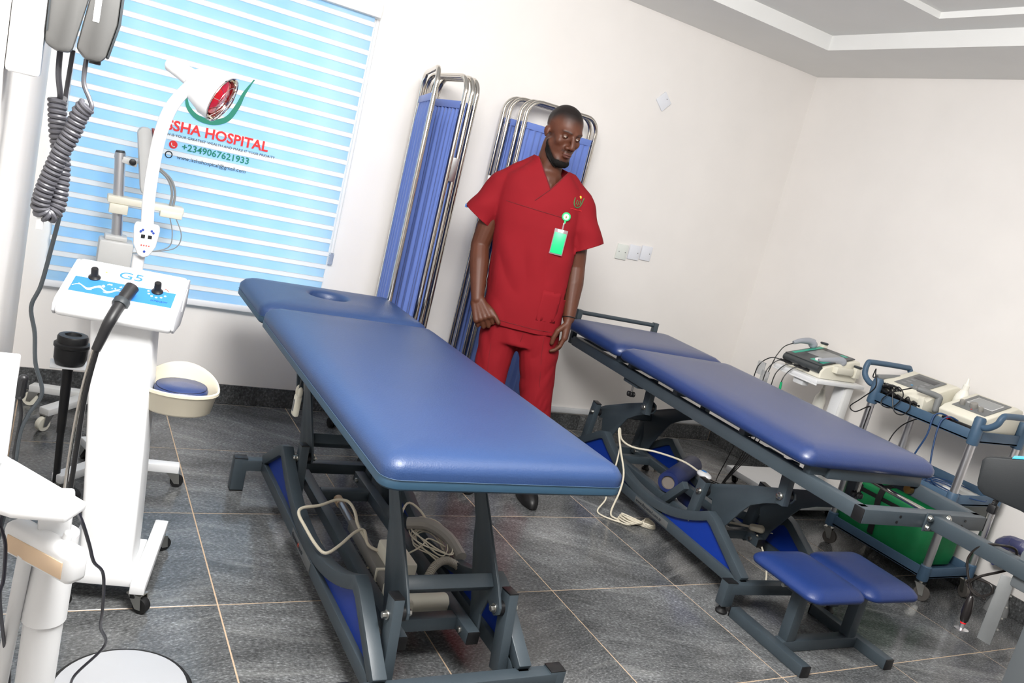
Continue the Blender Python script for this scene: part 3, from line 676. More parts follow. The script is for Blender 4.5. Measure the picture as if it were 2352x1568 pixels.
# extension arm bolted to the foot bar
ea = part('extension_arm', MB().beam((0.055, -0.248, ZR - 0.028), (0.085, -0.66, ZR - 0.030), 0.046, 0.052), M_steel, bedR, 0.004)
part('flange', MB().b2((0.0, -0.252, ZR - 0.062), (0.115, -0.245, ZR + 0.006)), M_steel, bedR, 0.002)
for x, z in ((0.012, -0.012), (0.012, -0.045), (0.103, -0.008)): bolt(bedR, (x, -0.252, ZR + z), (0, -1, 0), 0.009, 0.012)
mp = part('maker_plate', MB().b2((-0.2375, 0.74, 0.094), (-0.2352, 1.02, 0.124)), mat('plate_grey', (96, 98, 98), 0.35), bedR, 0.001)
lettering('www.fizyomed.com.tr', 0.022, (-0.2384, 1.01, 0.102), (0, -1, 0), (0, 0, 1), M_sblk, mp, width=0.22)
part('low_strut', MB().beam((-0.15, 0.935, 0.135), (-0.15, 0.80, 0.285), 0.03, 0.038, (0, 1, 0)), M_steel, bedR, 0.003)

# ---------------------------------------------------------------- double step stool
SO = V(2.12, -1.63, 0)
stool = thing('step_stool', 'low blue two-pad stool on a grey H frame in front of the far table', 'stool', tuple(SO), RT * 0.4)
for s, nm in ((-1, 'a'), (1, 'b')):
    part('runner', MB().beam((s * 0.222, -0.19, 0.0215), (s * 0.222, 0.19, 0.0215), 0.043, 0.043), M_steel, stool, 0.004)
    for e in (-1, 1): part('end_cap', MB().beam((s * 0.222, e * 0.19, 0.0215), (s * 0.222, e * 0.195, 0.0215), 0.042, 0.042), M_blk, stool, 0.002)
part('cross_tube', MB().beam((-0.2, -0.03, 0.0235), (0.2, -0.03, 0.0235), 0.045, 0.045), M_steel, stool, 0.004)
for s in (-1, 1):
    part('upright', MB().beam((s * 0.165, -0.03, 0.045), (s * 0.165, -0.03, 0.25), 0.045, 0.045, (0, 1, 0)), M_steel, stool, 0.004)
part('seat_bar', MB().beam((-0.24, -0.03, 0.262), (0.24, -0.03, 0.262), 0.05, 0.025), M_steel, stool, 0.003)
part('lock_pin', MB().cyl((-0.262, -0.02, 0.262), (-0.225, -0.02, 0.262), 0.008, n=10), M_zinc, stool)
part('under_knob', MB().lathe([(0.014, 0), (0.02, 0.012), (0.012, 0.03), (0.006, 0.05)], (0.03, 0.10, 0.20), n=14), M_blk, stool)
for s in (-1, 1):
    part('seat_pad', pad_mesh(s * 0.148 - 0.142, s * 0.148 + 0.142, -0.19, 0.15, 0.275, 0.05, 0.05), M_navy3, stool, angle=60)
# ================================================================ RIGHT SIDE: TROLLEY, CART, DEVICES
def caster(parent, x, y, top, r=0.036, yaw=0.0, wm=None, world=True):
    c, s_ = math.cos(yaw), math.sin(yaw); off = 0.018
    wx, wy = x + c * off, y + s_ * off
    w_ = part('caster_wheel', MB().lathe([(r * 0.55, -0.011), (r * 0.95, -0.011), (r, -0.006), (r, 0.006), (r * 0.95, 0.011), (r * 0.55, 0.011)], (wx, wy, r), (-s_, c, 0), 22), wm or M_rub, parent, world=world)
    fk = MB()
    for sg in (-1, 1): fk.plate([(-0.020, r * 2 + 0.008), (0.022, r * 2 + 0.008), (off + 0.010, r - 0.008), (off - 0.008, r - 0.008)], (x - s_ * 0.015 * sg, y + c * 0.015 * sg, 0), (c, s_, 0), (0, 0, 1), 0.003)
    fk.box((x, y, r * 2 + 0.009), (0.044, 0.036, 0.004), rz=yaw); fk.cyl((x, y, r * 2 + 0.01), (x, y, top), 0.009, n=10)
    part('caster_fork', fk, M_zinc, parent, world=world)
trol = thing('instrument_trolley', 'slate-blue plastic trolley with aluminium posts and three shelves against the right wall', 'trolley', (3.305, -1.117, 0))
TX0, TX1, TY0, TY1 = 3.125, 3.485, -1.392, -0.842
CN = [(TX0, TY0), (TX1, TY0), (TX0, TY1), (TX1, TY1)]
for z0 in (0.105, 0.478, 0.788):
    rim = 0.052; sh = MB()
    x0, x1, y0, y1 = TX0 - 0.012, TX1 + 0.012, TY0 - 0.012, TY1 + 0.012
    sh.b2((x0, y0, z0), (x1, y1, z0 + 0.012))
    sf = part('shelf', sh, M_slate, trol, 0.003, world=True)
    part('rim', MB().b2((x0, y0, z0), (x0 + 0.008, y1, z0 + rim)), M_slate, sf, 0.002, world=True); part('rim', MB().b2((x1 - 0.008, y0, z0), (x1, y1, z0 + rim)), M_slate, sf, 0.002, world=True)
    part('rim', MB().b2((x0 + 0.008, y0, z0), (x1 - 0.008, y0 + 0.008, z0 + rim)), M_slate, sf, 0.002, world=True); part('rim', MB().b2((x0 + 0.008, y1 - 0.008, z0), (x1 - 0.008, y1, z0 + rim)), M_slate, sf, 0.002, world=True)
for x, y in CN:
    part('post', MB().cyl((x, y, 0.10), (x, y, 0.86), 0.0185, n=20), M_alu, trol, world=True)
    part('sleeve', MB().lathe([(0.024, 0.095), (0.026, 0.10), (0.025, 0.165), (0.021, 0.170)], (x, y, 0), n=20), M_slate, trol, world=True)
    part('sleeve', MB().lathe([(0.023, 0.468), (0.025, 0.472), (0.024, 0.535), (0.021, 0.540)], (x, y, 0), n=20), M_slate, trol, world=True)
    part('post_cap', MB().lathe([(0.024, 0.775), (0.026, 0.78), (0.025, 0.895), (0.020, 0.905)], (x, y, 0), n=20), M_slate, trol, world=True)
    caster(trol, x, y, 0.11, 0.036, -1.2 if x < 3.3 else -2.0, mat('grey_tyre', (84, 80, 76), 0.6))
for ys, yo in ((TY1, 0.095), (TY0, -0.085)):
    zt_ = 0.965 if yo > 0 else 0.945
    part('push_handle', MB().tube([(TX0, ys, 0.868), (TX0 - 0.003, ys + yo * 0.45, 0.868), (TX0 - 0.003, ys + yo * 0.9, 0.90), (TX0 + 0.005, ys + yo, zt_ - 0.01), (TX0 + 0.05, ys + yo, zt_), (TX1 - 0.05, ys + yo, zt_), (TX1 - 0.005, ys + yo, zt_ - 0.01), (TX1, ys + yo * 0.5, 0.88), (TX1, ys, 0.87)], 0.0145, 14, 6), M_slate, trol, world=True)

# --- electrotherapy units on the top shelf
ZT = 0.800
def unit_box(name, label, y0, y1, x0=3.165, x1=3.455):
    t = thing(name, label, 'therapy device', ((x0 + x1) / 2, (y0 + y1) / 2, ZT + 0.001), 0)
    prof = [(x0 + 0.02, ZT + 0.001), (x1 - 0.01, ZT + 0.001), (x1, ZT + 0.05), (x1, 0.955), (x1 - 0.05, 0.966), (x0 + 0.025, 0.898), (x0 - 0.008, 0.874), (x0, 0.855)]
    part('housing', MB().plate([(a, b) for a, b in prof], (0, (y0 + y1) / 2, 0), (1, 0, 0), (0, 0, 1), abs(y1 - y0)), M_cream, t, 0.008, world=True, bseg=3)
    return t
sl_ = unit(V(0.205, 0, 0.068)); nn_ = V(-sl_[2], 0, sl_[0])
def on_panel(t, name, u0, u1, yy0, yy1, m, h=0.002, base=0.0, bevel=0.0006, parent=None):
    o = V(3.19, 0, 0.898 + 0.0005) + nn_ * (base + h / 2)
    return part(name, MB().plate([(u0, yy0), (u1, yy0), (u1, yy1), (u0, yy1)], o, sl_, (0, 1, 0), h), m, parent or t, bevel, world=True)
M_pan = mat('panel_grey', (112, 114, 114), 0.45); M_pan2 = mat('panel_dark', (74, 74, 76), 0.4); M_lcd = mat('grey_display', (150, 152, 152), 0.35)
u1_ = unit_box('electrotherapy_unit', 'cream electrotherapy unit with plain grey keypad and two grey probes on the trolley', -1.075, -0.815)
on_panel(u1_, 'keypad', 0.018, 0.205, -1.028, -0.868, M_pan)
on_panel(u1_, 'display_window', 0.135, 0.180, -1.008, -0.888, M_pan2, 0.001, 0.002)
for i in range(3):
    for j in range(2): on_panel(u1_, 'key', 0.035 + 0.033 * i, 0.052 + 0.033 * i, -1.0 + 0.08 * j, -0.972 + 0.08 * j, mat('key_grey', (132, 133, 134), 0.5), 0.001, 0.002)
on_panel(u1_, 'blue_key', 0.045, 0.055, -0.952, -0.942, mat('key_blue', (70, 150, 200), 0.5), 0.0012, 0.002)
# probes of unit 1
M_probe = mat('probe_grey', (120, 122, 122), 0.5)
part('probe', MB().tube([(3.16, -0.80, 0.902), (3.22, -0.812, 0.912), (3.30, -0.825, 0.922)], 0.014, 12, 4, taper=0.9), M_probe, u1_, world=True)
pr = part('probe', MB().tube([(3.125, -1.055, 0.925), (3.15, -1.085, 0.922), (3.18, -1.11, 0.918), (3.20, -1.128, 0.912)], 0.013, 12, 5, taper=1.2), M_probe, u1_, world=True)
part('probe_head', MB().caps((3.20, -1.128, 0.908), (3.195, -1.132, 0.850), 0.017, 0.015), M_probe, pr, world=True)
part('probe_cradle', MB().plate([(3.13, 0.83), (3.24, 0.83), (3.25, 0.885), (3.21, 0.868), (3.19, 0.90), (3.15, 0.875), (3.12, 0.893)], (0, -1.093, 0), (1, 0, 0), (0, 0, 1), 0.03), M_cream, u1_, 0.003, world=True)
part('socket_strip', MB().b2((3.158, -1.03, 0.812), (3.172, -0.86, 0.842)), M_blk, u1_, 0.002, world=True)
u2_ = unit_box('electrotherapy_unit', 'cream electrotherapy unit with three grey knobs at the near end of the trolley', -1.385, -1.165)
on_panel(u2_, 'keypad', 0.012, 0.205, -1.362, -1.195, M_pan)
on_panel(u2_, 'display_frame', 0.088, 0.178, -1.345, -1.218, mat('display_edge', (224, 224, 222), 0.4), 0.001, 0.002); on_panel(u2_, 'display', 0.092, 0.174, -1.341, -1.222, M_lcd, 0.001, 0.003)
for u, y, r in ((0.05, -1.222, 0.013), (0.062, -1.272, 0.0185), (0.045, -1.318, 0.012)):
    o = V(3.19, y, 0.898) + sl_ * u; part('dial_knob', MB().cyl(o, o + nn_ * 0.024, r, r * 0.9, n=20), mat('knob_warm_grey', (140, 138, 132), 0.5), u2_, 0.002, world=True)
on_panel(u2_, 'red_lamp', 0.028, 0.034, -1.285, -1.279, mat('lamp_red', (200, 60, 60), 0.4), 0.002, 0.002)
part('socket_strip', MB().b2((3.150, -1.36, 0.828), (3.172, -1.20, 0.846)), M_blk, u2_, 0.002, world=True)
part('red_plug', MB().cyl((3.138, -1.235, 0.846), (3.155, -1.235, 0.846), 0.008, n=10), mat('plug_red', (190, 20, 30), 0.4), u2_, world=True)
def bottle(name, label, x, y, z, s=1.0):
    t = thing(name, label, 'bottle', (x, y, z), 0, 'gel bottles')
    part('body', MB().lathe([(0.026 * s, 0), (0.030 * s, 0.006 * s), (0.030 * s, 0.085 * s), (0.027 * s, 0.105 * s), (0.013 * s, 0.130 * s)], (0, 0, 0), n=20), mat('bottle_white', (236, 234, 224), 0.35), t)
    part('nozzle', MB().lathe([(0.013 * s, 0.128 * s), (0.012 * s, 0.150 * s), (0.007 * s, 0.156 * s), (0.004 * s, 0.178 * s)], (0, 0, 0), n=14), mat('bottle_white', (236, 234, 224), 0.35), t)
    return t
bottle('gel_bottle', 'white gel bottle standing between the two units on the trolley', 3.395, -1.118, ZT + 0.001, 1.25)
# black leads draped from unit 1
def lead(label, pts, r=0.0035, m=None, name='lead', group='leads on the trolley'): return cable(name, pts, r, m or M_blk, label, 'cable', group)
def plead(par, pts, r=0.0029, m=None, name='lead'): return part(name, MB().tube(pts, r, 8, 6), m or M_blk, par, world=True)
plead(u1_, [(3.165, -0.802, 0.905), (3.13, -0.80, 0.90), (3.112, -0.815, 0.945), (3.10, -0.83, 0.925), (3.098, -0.855, 0.86), (3.096, -0.80, 0.78), (3.10, -0.75, 0.72), (3.10, -0.79, 0.705), (3.097, -0.86, 0.76), (3.098, -0.865, 0.72), (3.10, -0.87, 0.60), (3.12, -0.93, 0.515), (3.16, -0.96, 0.498)])
plead(u1_, [(3.10, -1.045, 0.922), (3.092, -1.00, 0.895), (3.09, -0.955, 0.865), (3.088, -0.92, 0.82), (3.088, -0.93, 0.79), (3.088, -0.985, 0.80), (3.09, -1.02, 0.87), (3.088, -0.985, 0.905), (3.086, -0.965, 0.87), (3.086, -1.0, 0.79), (3.086, -1.05, 0.785), (3.088, -1.075, 0.83), (3.09, -1.05, 0.875), (3.10, -1.03, 0.862)])
plead(u1_, [(3.46, -0.98, 0.79), (3.40, -0.97, 0.77), (3.30, -0.93, 0.70), (3.25, -0.92, 0.60), (3.24, -0.95, 0.497)])
mb = MB()
for y0 in (-0.86, -0.905): mb.cyl((3.15, y0, 0.855), (3.135, y0 - 0.05, 0.848), 0.013, 0.010, n=12)
for y0 in (-0.95, -1.0, -1.04): mb.cyl((3.15, y0, 0.852), (3.128, y0 - 0.055, 0.848), 0.009, 0.006, n=10)
part('lead_plugs', mb, M_blk, u1_, world=True)
mb = MB()
for i in range(6):
    c0 = V(3.145, -0.87 - 0.01 * i, 0.876 + 0.002 * i)
    mb.tube([c0 + V(0.016 * math.cos(a), 0.035 * math.sin(a + i), 0.010 * math.sin(a * 2 + i)) for a in np.linspace(0, 2 * PI, 8, endpoint=False)], 0.0026, 6, 4, closed=True)
part('coiled_lead', mb, M_blk, u1_, world=True)
M_bluec = mat('blue_lead', (24, 60, 104), 0.5)
for i, (pts, lab) in enumerate((([(3.16, -1.235, 0.846), (3.12, -1.21, 0.855), (3.098, -1.195, 0.83), (3.09, -1.20, 0.74), (3.085, -1.175, 0.62), (3.088, -1.18, 0.55), (3.16, -1.2, 0.498)], 'flat blue lead hanging from the knob unit, left of the pair'), ([(3.16, -1.275, 0.846), (3.12, -1.255, 0.855), (3.10, -1.235, 0.82), (3.09, -1.245, 0.72), (3.088, -1.27, 0.60), (3.10, -1.29, 0.55), (3.20, -1.30, 0.498)], 'flat blue lead hanging from the knob unit, right of the pair'))):
    plead(u2_, pts, 0.0042, M_bluec)
for i in range(4):
    cx, cy = 3.22 + 0.03 * i, -1.24 - 0.02 * i
    pts = [(cx + (0.08 + 0.02 * (i % 2)) * math.cos(a) + 0.01 * math.sin(3 * a), cy + (0.09 + 0.015 * i) * math.sin(a), 0.496 + 0.007 * i + 0.002 * math.sin(2 * a)) for a in np.linspace(0, 5.2, 10)]
    plead(u2_, pts, 0.0032, M_bluec)
M_paper = mat('paper', (222, 222, 218), 0.8, var=0.05, vscale=30)
solo('paper_sheet', MB().box((3.30, -1.16, 0.4915), (0.30, 0.36, 0.0015), rz=0.06), mat('printed_paper', (196, 202, 212), 0.75, var=0.18, vscale=22), 'pale printed sheet spread over the middle trolley shelf', 'paper')
pf = MB(); g = []
for i in range(9):
    for j in range(7): g.append((3.31 + 0.018 * i, -1.34 + 0.02 * j, 0.4935 + 0.009 * max(0, math.sin(i * 0.9)) * (0.5 + 0.5 * math.cos(j)) + (0.018 if i > 6 else 0) * (j / 6.0)))
pf.add(g, [(i * 7 + j, (i + 1) * 7 + j, (i + 1) * 7 + j + 1, i * 7 + j + 1) for i in range(8) for j in range(6)])
o = solo('paper_sheet', pf, M_paper, 'crumpled white sheet at the near end of the middle trolley shelf', 'paper'); o.modifiers.new('thick', 'SOLIDIFY').thickness = 0.001
# green bag on the bottom shelf
bag = thing('equipment_bag', 'green fabric bag with black zip on the bottom shelf of the trolley', 'bag', (3.305, -1.07, 0.118))
M_bag = mat('green_nylon', (12, 118, 66), 0.55, var=0.12, vscale=14, bump=0.06, bscale=30)
rows = []
for ins, z in ((0.03, 0.118), (0.006, 0.128), (0.0, 0.18), (0.003, 0.30), (0.008, 0.335)): rows.append([(a, b, z + 0.004 * math.sin(9 * a + 7 * b)) for a, b in rrect(3.142 + ins, 3.468 - ins, -1.33 + ins, -0.81 - ins, 0.06)])
part('body', MB().rings(rows), M_bag, bag, world=True, angle=60)
rows = []
for ins, z in ((0.010, 0.350), (0.008, 0.372), (0.02, 0.392), (0.07, 0.402), (0.13, 0.404)): rows.append([(a, b, z + 0.006 * math.sin(7 * a) * math.cos(9 * b)) for a, b in rrect(3.142 + ins, 3.468 - ins, -1.33 + ins, -0.81 - ins, 0.06)])
part('lid', MB().rings(rows), M_bag, bag, world=True, angle=60)
part('zip_band', MB().rings([[(a, b, z) for a, b in rrect(3.1495, 3.4605, -1.3225, -0.8175, 0.055)] for z in (0.331, 0.353)]), M_rub, bag, world=True)
part('zip_pull', MB().caps((3.40, -1.328, 0.342), (3.405, -1.338, 0.312), 0.006, 0.008, 8), M_blk, bag, world=True)
part('carry_strap', MB().sweep([(3.137, -1.06, 0.16), (3.136, -1.055, 0.25), (3.138, -1.045, 0.34), (3.16, -1.04, 0.402), (3.30, -1.04, 0.410), (3.45, -1.04, 0.402)], 0.032, 0.003, (0, 1, 0)), M_rub, bag, world=True)
part('carry_strap', MB().sweep([(3.138, -0.92, 0.30), (3.16, -0.92, 0.400), (3.30, -0.92, 0.410), (3.45, -0.92, 0.402)], 0.032, 0.003, (0, 1, 0)), M_rub, bag, world=True)

# ---------------------------------------------------------------- white device cart in the far corner
cart = thing('device_cart', 'white metal cart with one thin tray and a wide flat base in the far corner', 'cart', (3.31, -0.33, 0))
part('tray', MB().b2((3.10, -0.505, 0.757), (3.50, -0.185, 0.779)), M_white, cart, 0.004, world=True)
part('tray_lip', MB().b2((3.098, -0.507, 0.748), (3.106, -0.183, 0.757)), M_white, cart, 0.001, world=True)
part('side_bracket', MB().b2((3.12, -0.40, 0.715), (3.17, -0.33, 0.756)), M_white, cart, 0.003, world=True)
part('column', MB().b2((3.38, -0.49, 0.085), (3.44, -0.40, 0.757)), M_wplast, cart, 0.008, world=True)
part('column_cover', MB().b2((3.372, -0.475, 0.085), (3.380, -0.415, 0.755)), M_white, cart, 0.002, world=True)
part('base_plate', MB().b2((3.10, -0.60, 0.055), (3.52, -0.07, 0.092)), M_white, cart, 0.005, world=True)
for x, y in ((3.14, -0.55), (3.48, -0.55), (3.14, -0.12), (3.48, -0.12)): caster(cart, x, y, 0.056, 0.020, 0.4)
ZC = 0.780
d0 = thing('ultrasound_unit', 'black and teal topped cream ultrasound unit on the white cart', 'therapy device', (3.30, -0.33, ZC))
prof = [(3.155, ZC), (3.46, ZC), (3.465, 0.87), (3.45, 0.906), (3.40, 0.905), (3.18, 0.848), (3.155, 0.82)]
part('housing', MB().plate(prof, (0, -0.335, 0), (1, 0, 0), (0, 0, 1), 0.265), M_cream, d0, 0.010, world=True, bseg=3)
s0 = unit(V(0.27, 0, 0.066)); n0 = V(-s0[2], 0, s0[0]); P0 = V(3.15, -0.33, 0.846)
def dpl(name, u0, u1, v0, v1, m, h=0.003, base=0.0, par=None, bev=0.0008): return part(name, MB().plate([(u0, v0), (u1, v0), (u1, v1), (u0, v1)], P0 + n0 * (base + h / 2), s0, (0, 1, 0), h), m, par or d0, bev, world=True)
M_tealg = mat('teal_panel', (64, 176, 150), 0.4); M_dk = mat('charcoal_panel', (66, 70, 72), 0.35)
dpl('top_panel', -0.005, 0.27, -0.125, 0.13, M_dk, 0.006, 0.002)
dpl('teal_band', 0.03, 0.265, 0.092, 0.118, M_tealg, 0.001, 0.008); dpl('display', 0.105, 0.225, -0.07, 0.075, M_lcd, 0.001, 0.008)
dpl('teal_band', 0.03, 0.10, -0.115, -0.02, M_tealg, 0.001, 0.008); dpl('teal_tab', 0.235, 0.255, -0.09, -0.045, M_tealg, 0.001, 0.008)
part('front_lip', MB().tube([(3.152, -0.458, 0.828), (3.152, -0.33, 0.828), (3.152, -0.20, 0.828)], 0.021, 14, 2), M_dk, d0, world=True)
o = P0 + s0 * 0.065 + V(0, -0.055, 0) + n0 * 0.008
part('selector_knob', MB().lathe([(0.024, 0), (0.023, 0.006), (0.017, 0.009)], o, n0, 24), M_white, d0, world=True)
M_pr2 = mat('probe_blue_grey', (158, 162, 170), 0.45)
pa = part('treatment_head', MB().tube([(3.20, -0.185, 0.91), (3.25, -0.19, 0.928), (3.31, -0.195, 0.935), (3.34, -0.20, 0.928)], 0.010, 14, 6, taper=2.5), M_pr2, d0, world=True)
part('head_cap', MB().ell((3.345, -0.20, 0.92), (0.026, 0.026, 0.024)), M_pr2, pa, world=True)
pb = part('treatment_head', MB().tube([(3.17, -0.415, 0.872), (3.22, -0.43, 0.882), (3.28, -0.445, 0.892), (3.31, -0.452, 0.892)], 0.009, 14, 6, taper=2.7), M_pr2, d0, world=True)
part('head_cap', MB().ell((3.315, -0.453, 0.888), (0.025, 0.025, 0.024)), M_pr2, pb, world=True)
part('head_holder', MB().b2((3.24, -0.50, 0.825), (3.38, -0.462, 0.865)), M_cream, d0, 0.008, world=True)
for (x, y, z) in ((3.42, -0.215, 0.935), (3.41, -0.49, 0.875)):
    part('contact_disc', MB().lathe([(0.022, 0), (0.0235, 0.004), (0.0235, 0.008), (0.021, 0.010)], (x, y, z), n=22), M_dgrey, d0, world=True); part('disc_holder', MB().b2((x - 0.02, y - 0.014, z - 0.06), (x + 0.02, y + 0.014, z - 0.001)), M_cream, d0, 0.004, world=True)
for i, (y, dy) in enumerate(((-0.225, 0.075), (-0.255, 0.045), (-0.33, 0.05), (-0.385, 0.045))):
    part('lead_plug', MB().cyl((3.16, y, 0.800), (3.115, y + 0.02, 0.806), 0.009, 0.006, n=10), M_blk, d0, world=True)
    plead(d0, [(3.116, y + 0.019, 0.806), (3.085, y + dy * 0.8, 0.80), (3.06, y + dy * 1.3, 0.755), (3.045, y + dy * 1.4, 0.69), (3.05, y + dy * 1.3, 0.5), (3.06, -0.20 - 0.02 * i, 0.25), (3.02 - 0.02 * i, -0.16 - 0.02 * i, 0.03), (2.98, -0.18 - 0.03 * i, 0.006)], 0.003, None, 'patient_lead')
part('green_tag', MB().cyl((3.046, -0.322, 0.70), (3.048, -0.325, 0.66), 0.007, n=10), mat('tag_green', (20, 170, 110), 0.5), d0, world=True)
plead(d0, [(3.205, -0.185, 0.908), (3.16, -0.165, 0.875), (3.135, -0.155, 0.82), (3.125, -0.155, 0.79), (3.088, -0.17, 0.70), (3.05, -0.14, 0.3), (3.03, -0.10, 0.05), (3.0, -0.12, 0.006)], 0.003, None, 'probe_lead')
for x, y, z, lb in ((3.06, -0.135, 0.725, 'clear plastic pouch hung at the back of the white cart, the left one'), (3.05, -0.19, 0.685, 'clear plastic pouch hung at the back of the white cart, the right one')):
    solo('plastic_pouch', MB().box((x, y, z), (0.004, 0.055, 0.075), rz=0.1), mat('clear_pouch', (225, 228, 230), 0.15, trans=0.75), lb, 'pouch', 'clear pouches', bevel=0.001)
bs = thing('bottle_shelf', 'small white bracket shelf on the wall behind the white cart', 'shelf', (3.50, -0.30, 0.505))
part('board', MB().b2((3.40, -0.37, 0.505), (XR - 0.001, -0.22, 0.517)), M_white, bs, 0.002, world=True)
part('bracket', MB().plate([(3.43, 0.505), (XR - 0.001, 0.505), (XR - 0.001, 0.40)], (0, -0.30, 0), (1, 0, 0), (0, 0, 1), 0.01), M_white, bs, 0.001, world=True)
bottle('gel_bottle', 'white gel bottle standing behind the far table by the white cart', 3.435, -0.295, 0.5175, 1.12)
# black leads lying on the floor by the cart
random.seed(11)
for i in range(4):
    pts = [(2.62 + 0.10 * i, 0.0 - 0.13 * i, 0.006), (2.72 + 0.06 * i, 0.02 - 0.11 * i, 0.006), (2.80 + 0.05 * i, -0.12 - 0.08 * i, 0.006), (2.90 + 0.02 * i, -0.02 - 0.10 * i, 0.006), (2.98, -0.16 - 0.06 * i, 0.008), (3.03, -0.2 - 0.05 * i, 0.006)]
    lead(('farthest', 'second', 'third', 'nearest')[i] + ' black lead curling over the floor in the far corner', pts, 0.0035, None, 'floor_lead', 'leads on the floor in the corner')
solo('power_adapter', MB().b2((2.98, -0.30, 0.0), (3.06, -0.20, 0.035)), M_blk, 'black adapter block on the floor where the leads meet', 'adapter', bevel=0.006)

# ---------------------------------------------------------------- foam rolls and white hand-switch cable under the far table
def foam(label, p0, p1, r):
    p0 = V(*p0); p1 = V(*p1); t = thing('foam_roll', label, 'foam roll', (float((p0 + p1)[0] / 2), float((p0 + p1)[1] / 2), 0), 0, 'foam rolls under the far table')
    d_ = unit(p1 - p0); Ln = np.linalg.norm(p1 - p0)
    part('sleeve', MB().lathe([(r * 0.62, 0.0), (r * 0.94, 0.0), (r, 0.008), (r, Ln - 0.008), (r * 0.94, Ln), (r * 0.62, Ln)], p0, d_, 26, False), mat('roll_vinyl', (20, 36, 88), 0.5, bump=0.05, bscale=120), t, world=True, angle=60)
    part('core', MB().lathe([(r * 0.63, 0.001), (r * 0.63, Ln - 0.001)], p0, d_, 26, False), mat('roll_core', (120, 112, 106), 0.8), t, world=True)
    for e in (0.0015, Ln - 0.0015): part('end_disc', MB().cyl(p0 + d_ * (e + (0.012 if e < 0.1 else -0.012)), p0 + d_ * (e + (0.014 if e < 0.1 else -0.014)), r * 0.625, n=24), mat('roll_core', (120, 112, 106), 0.8), t, world=True)
foam('upper dark blue foam roll lying across the link frame of the far table', (2.10, -0.68, 0.225), (2.46, -0.44, 0.225), 0.052)
foam('lower dark blue foam roll on the floor under the far table', (2.49, -0.42, 0.0505), (2.375, -0.70, 0.0505), 0.05)
rem = thing('bed_remote', 'white oval hand switch with blue button resting by the foam roll', 'hand switch', (2.20, -0.79, 0.30))
part('grip', MB().ell((2.20, -0.79, 0.318), (0.026, 0.045, 0.017)), M_white, rem, world=True)
part('blue_button', MB().ell((2.20, -0.785, 0.332), (0.010, 0.018, 0.006)), mat('button_blue', (60, 130, 200), 0.4), rem, world=True)
part('cord', MB().tube([(2.20, -0.75, 0.318), (2.17, -0.66, 0.33), (2.12, -0.52, 0.315), (2.02, -0.46, 0.31), (1.965, -0.43, 0.335), (1.945, -0.42, 0.385), (1.935, -0.43, 0.37), (1.945, -0.47, 0.29), (1.95, -0.53, 0.20), (1.915, -0.58, 0.13), (1.88, -0.60, 0.03), (1.90, -0.62, 0.006), (1.96, -0.66, 0.006)], 0.0048, 8, 6), M_creamc, rem, world=True)
part('cord', MB().tube([(1.96, -0.44, 0.30), (1.93, -0.48, 0.19), (1.89, -0.49, 0.12), (1.895, -0.52, 0.06), (1.84, -0.55, 0.012), (1.845, -0.60, 0.006), (1.90, -0.66, 0.006)], 0.004, 8, 6), M_creamc, rem, world=True)
coil = MB()
for i in range(4):
    ph_ = 0.5 * i
    coil.tube([(1.985 + 0.085 * math.cos(a) * (1 - 0.08 * i) + 0.006 * i, -0.672 + 0.030 * math.sin(2 * a + 0.2 * i) * (1 + 0.15 * i) - 0.35 * 0.085 * math.cos(a), 0.006 + 0.006 * i) for a in np.linspace(0, 2 * PI, 12, endpoint=False)], 0.0038, 7, 4, closed=True)
part('coiled_cord', coil, M_creamc, rem, world=True)
plug = thing('mains_plug', 'cream two-pin plug lying under the middle of the far table', 'plug', (2.30, -1.10, 0.15))
part('plug_body', MB().caps((2.285, -1.075, 0.197), (2.315, -1.10, 0.200), 0.016, 0.019, 10), M_creamc, plug, world=True)
for s in (-1, 1): part('pin', MB().cyl((2.325, -1.108 + 0.012 * s, 0.203 + 0.006 * s), (2.352, -1.125 + 0.012 * s, 0.205 + 0.006 * s), 0.003, n=8), M_zinc, plug, world=True)
part('cord', MB().tube([(2.28, -1.07, 0.197), (2.24, -1.03, 0.190), (2.20, -0.98, 0.178), (2.15, -0.93, 0.1735)], 0.0055, 8, 5), M_creamc, plug, world=True)
part('cord', MB().tube([(2.30, -1.10, 0.1735), (2.31, -1.17, 0.10), (2.30, -1.22, 0.02), (2.24, -1.24, 0.006), (2.2, -1.2, 0.006)], 0.004, 8, 5), M_creamc, plug, world=True)

# ---------------------------------------------------------------- horseshoe cushion in clear wrap by the wall
hs = thing('horseshoe_cushion', 'purple-blue horseshoe cushion in clear wrap leaning on the right wall', 'cushion', (3.50, -1.545, 0))
P = []
for a in np.linspace(-0.55, PI + 0.55, 15): P.append((3.535 - 0.02 * math.sin(a), -1.545 + 0.082 * math.cos(a), 0.262 + 0.088 * math.sin(a)))
part('pad', MB().tube(P, 0.031, 14, 3), mat('purple_blue_vinyl', (58, 62, 140), 0.3, coat=0.5), hs, world=True)
wr = MB(); wr.tube([(x + 0.004 * math.sin(i * 2.3), y + 0.005 * math.cos(i * 3.1), z + 0.004 * math.sin(i * 1.7)) for i, (x, y, z) in enumerate(P)], 0.037, 10, 2)
part('clear_wrap', wr, mat('clear_wrap', (235, 238, 240), 0.08, trans=0.95, bump=0.4, bscale=40), hs, world=True)
part('stand_block', MB().lathe([(0.055, 0), (0.05, 0.03), (0.03, 0.09), (0.028, 0.17)], (3.535, -1.545, 0), n=16), mat('clear_stem', (214, 216, 216), 0.2, trans=0.6), hs, world=True)

